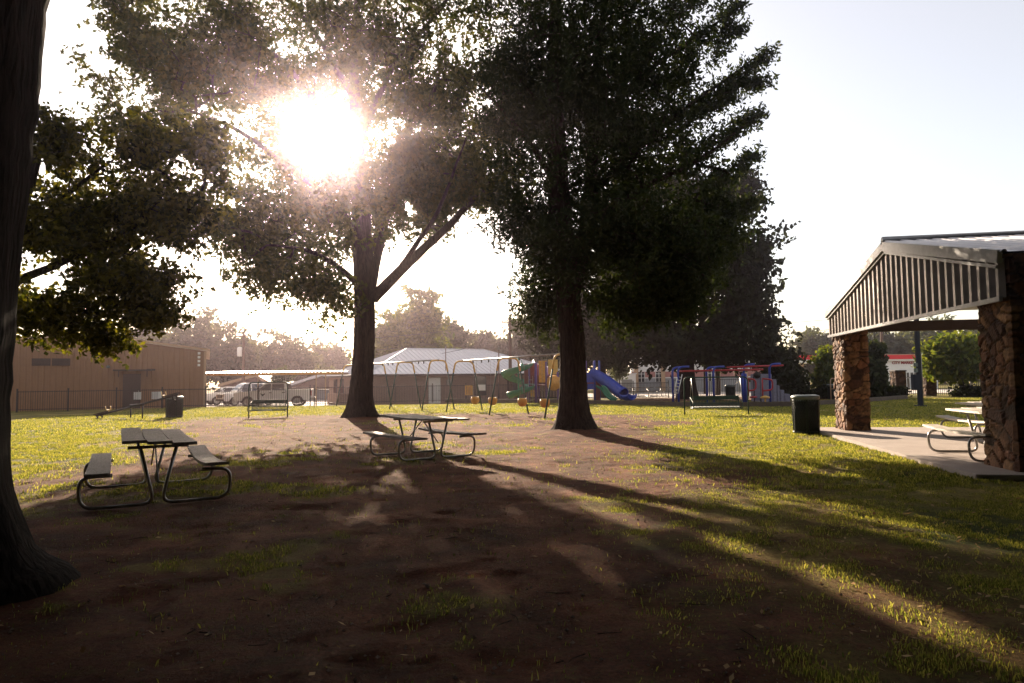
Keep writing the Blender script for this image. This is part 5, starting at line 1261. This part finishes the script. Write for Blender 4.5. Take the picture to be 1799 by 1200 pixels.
def pickup(label, loc, rz):
    t = thing('pickup_truck', label, 'pickup truck', loc, rz)
    hw = .97; fx, rx = 1.85, -1.85
    low = [(2.82, .50), (2.86, .78), (2.80, 1.12), (2.3, 1.20), (1.25, 1.25), (-1.02, 1.27), (-2.88, 1.27), (-2.92, .62)]
    prof = low + [(rx - .47, .50)] + [(rx + .47 * math.cos(a_), .40 + .47 * math.sin(a_)) for a_ in np.linspace(math.pi * .93, math.pi * .07, 10)] + [(rx + .5, .46), (fx - .5, .46)] + \
        [(fx + .47 * math.cos(a_), .40 + .47 * math.sin(a_)) for a_ in np.linspace(math.pi * .93, math.pi * .07, 10)] + [(fx + .5, .5)]
    body_prism(prof, hw, M['car_white'], 'body', t, .03)
    cab = [(1.30, 1.24), (.62, 1.80), (.45, 1.88), (-.85, 1.90), (-1.0, 1.84), (-1.08, 1.24)]
    cb = body_prism(cab, hw - .02, M['car_white'], 'cab', t, .03, (1.24, 1.9, .2))
    def sidewin(poly, nm):
        for s_ in (-1, 1):
            vs = [(x, s_ * ((hw - .02) * (1 - .2 * (z - 1.24) / .66) + .012), z) for x, z in poly]; vs2 = [(x, y - s_ * .02, z) for x, y, z in vs]; n = len(poly)
            MB().add(vs + vs2, [tuple(range(n)), tuple(range(2 * n - 1, n - 1, -1))] + [(i, i + n, (i + 1) % n + n, (i + 1) % n) for i in range(n)]).build(nm, M['glass_dark'], t)
    sidewin([(1.05, 1.30), (.58, 1.74), (.15, 1.80), (.12, 1.30)], 'side_window'); sidewin([(.04, 1.30), (.06, 1.80), (-.84, 1.80), (-.90, 1.30)], 'side_window')
    T = Matrix.Translation((.98, 0, 1.53)) @ Matrix.Rotation(R(50.5), 4, 'Y')
    MB().box((0, 0, 0), (.66, 1.5, .03), T=T).build('windscreen', M['glass_dark'], t)
    MB().box((-1.075, 0, 1.56), (.03, 1.35, .4)).build('rear_window', M['glass_dark'], t)
    MB().box((-1.97, 0, 1.285), (1.66, 1.6, .03)).build('bed_floor', M['black_metal'], t)
    q = MB()
    for s_ in (-1, 1): q.box((-2.0, s_ * .90, 1.31), (1.75, .1, .07), bev=.01)
    q.box((-2.86, 0, 1.31), (.08, 1.7, .07)); q.build('bed_rail', M['car_white'], t)
    for (x, s_) in ((.35, 1), (.35, -1), (-.62, 1), (-.62, -1)): MB().box((x - .2, s_ * (hw + .01), 1.10), (.2, .04, .06), bev=.01).build('door_handle', M['black_metal'], t)
    for x in (1.12, .08, -1.02):
        MB().box((x, 0, .86), (.015, 2 * hw + .006, .72)).build('door_gap', M['black_metal'], t)
    for s_ in (-1, 1):
        MB().box((1.0, s_ * (hw + .14), 1.30), (.16, .24, .24), bev=.03).build('mirror', M['black_metal'], t)
        MB().box((2.80, s_ * .78, .98), (.14, .34, .24), bev=.02).build('headlight', M['amber'], t)
        MB().box((-2.89, s_ * .90, 1.02), (.08, .16, .42), bev=.02).build('tail_light', M['red_lens'], t)
        # eagle-like emblem on the front door
        q = MB(); T2 = Matrix.Translation((.72, s_ * (hw + .004), .98))
        q.prism([(0, -.16), (.05, -.10), (.16, .02), (.17, .12), (.09, .04), (.03, .0), (0, .05), (-.03, .0), (-.09, .04), (-.17, .12), (-.16, .02), (-.05, -.10)], -.004, .004, T=T2); q.build('emblem', M['blue_post'], t)
    MB().box((2.86, 0, .93), (.07, 1.15, .34), bev=.02).build('grille', M['black_metal'], t)
    MB().box((2.90, 0, .62), (.16, 1.9, .22), bev=.04).build('front_bumper', M['chrome'], t); MB().box((-2.97, 0, .60), (.16, 1.9, .2), bev=.04).build('rear_bumper', M['chrome'], t)
    for x in (fx, rx):
        for s_ in (-1, 1): wheel(t, x, s_ * .84, .42, .27)
    MB().box((0, 0, .50), (4.6, 1.5, .25)).build('underbody', M['black_metal'], t)
    return t
Yv = 54; p = V(483, 700, Yv)
pickup('white crew-cab pickup truck seen side-on with a dark emblem on its door', (p.x, Yv, -.34), R(180 + 8))
def suv(label, loc, rz, roofh=1.72, grille=True):
    t = thing('parked_car', label, 'car', loc, rz); hw = .93; fx, rx = 1.45, -1.4
    prof = [(2.3, .42), (2.36, .72), (2.25, .98), (1.2, 1.10), (-2.2, 1.10), (-2.3, .6), (rx - .44, .42)] + [(rx + .42 * math.cos(a_), .36 + .42 * math.sin(a_)) for a_ in np.linspace(math.pi * .93, math.pi * .07, 10)] + \
        [(rx + .46, .40), (fx - .46, .40)] + [(fx + .42 * math.cos(a_), .36 + .42 * math.sin(a_)) for a_ in np.linspace(math.pi * .93, math.pi * .07, 10)] + [(fx + .46, .42)]
    body_prism(prof, hw, M['car_white'], 'body', t, .05)
    cab = [(1.28, 1.08), (.55, roofh - .08), (.3, roofh), (-1.7, roofh), (-1.95, roofh - .1), (-2.15, 1.08)]
    body_prism(cab, hw - .03, M['car_white'], 'cabin', t, .04, (1.08, roofh, .2)); dh = roofh - 1.08
    for (xa, xb) in ((.98, .1), (.02, -.85), (-.93, -1.9)):
        for s_ in (-1, 1):
            tp = lambda x: min(roofh - .1, 1.12 + (1.28 - x) * (dh / .75)) if x > .3 else roofh - .1
            pl = [(xa, 1.13), (xa - (.35 if xa > .5 else 0), roofh - .1), (xb, roofh - .1), (xb, 1.13)]
            vs = [(x, s_ * ((hw - .03) * (1 - .2 * (z - 1.08) / dh) + .012), z) for x, z in pl]; vs2 = [(x, y - s_ * .02, z) for x, y, z in vs]
            MB().add(vs + vs2, [(0, 1, 2, 3), (7, 6, 5, 4)] + [(i, i + 4, (i + 1) % 4 + 4, (i + 1) % 4) for i in range(4)]).build('side_window', M['glass_dark'], t)
    a_ = math.atan2(dh - .08, .73)
    MB().box((0, 0, 0), (.78, 1.42, .03), T=Matrix.Translation((.925, 0, 1.08 + (dh - .08) / 2 + .02)) @ Matrix.Rotation(a_, 4, 'Y')).build('windscreen', M['glass_dark'], t)
    MB().box((2.34, 0, .80), (.06, 1.15, .28), bev=.02).build('grille', M['black_metal'], t); MB().box((2.36, 0, .50), (.12, 1.75, .16), bev=.03).build('front_bumper', M['black_metal'] if grille else M['car_white'], t)
    for s_ in (-1, 1):
        MB().box((2.27, s_ * .74, .85), (.14, .3, .2), bev=.02).build('headlight', M['amber'], t); MB().box((.98, s_ * (hw + .1), 1.15), (.14, .2, .17), bev=.03).build('mirror', M['car_white'], t)
        MB().box((-2.27, s_ * .8, .9), (.08, .2, .3), bev=.02).build('tail_light', M['red_lens'], t)
    for x in (fx, rx):
        for s_ in (-1, 1): wheel(t, x, s_ * .80, .37, .24)
    return t
p = V(415, 700, 57.5); suv('white van-like car with a black grille, between the pickup and the leftmost car', (p.x + .9, 57.8, -.34), R(180 + 42), 1.90)
p = V(385, 700, 60); suv('leftmost white car, lower, with its nose by the shed corner', (p.x + .6, 61, -.34), R(180 + 40), 1.58, False)

# ---------------------------------------------------------------- haze in the air
hz = MB().box((0, 150, 12.0), (1100, 900, 27.4)).build('haze', M['ac'], None)
hm = bpy.data.materials.new('haze_air'); hm.use_nodes = True; hn = hm.node_tree; hn.nodes.clear()
ho = hn.nodes.new('ShaderNodeOutputMaterial'); hv = hn.nodes.new('ShaderNodeVolumePrincipled')
hv.inputs['Color'].default_value = (.97, .80, .93, 1); hv.inputs['Density'].default_value = .0008; hv.inputs['Anisotropy'].default_value = .945
hn.links.new(hv.outputs[0], ho.inputs['Volume'])
hz.data.materials.clear(); hz.data.materials.append(hm); tag(hz, kind='stuff')
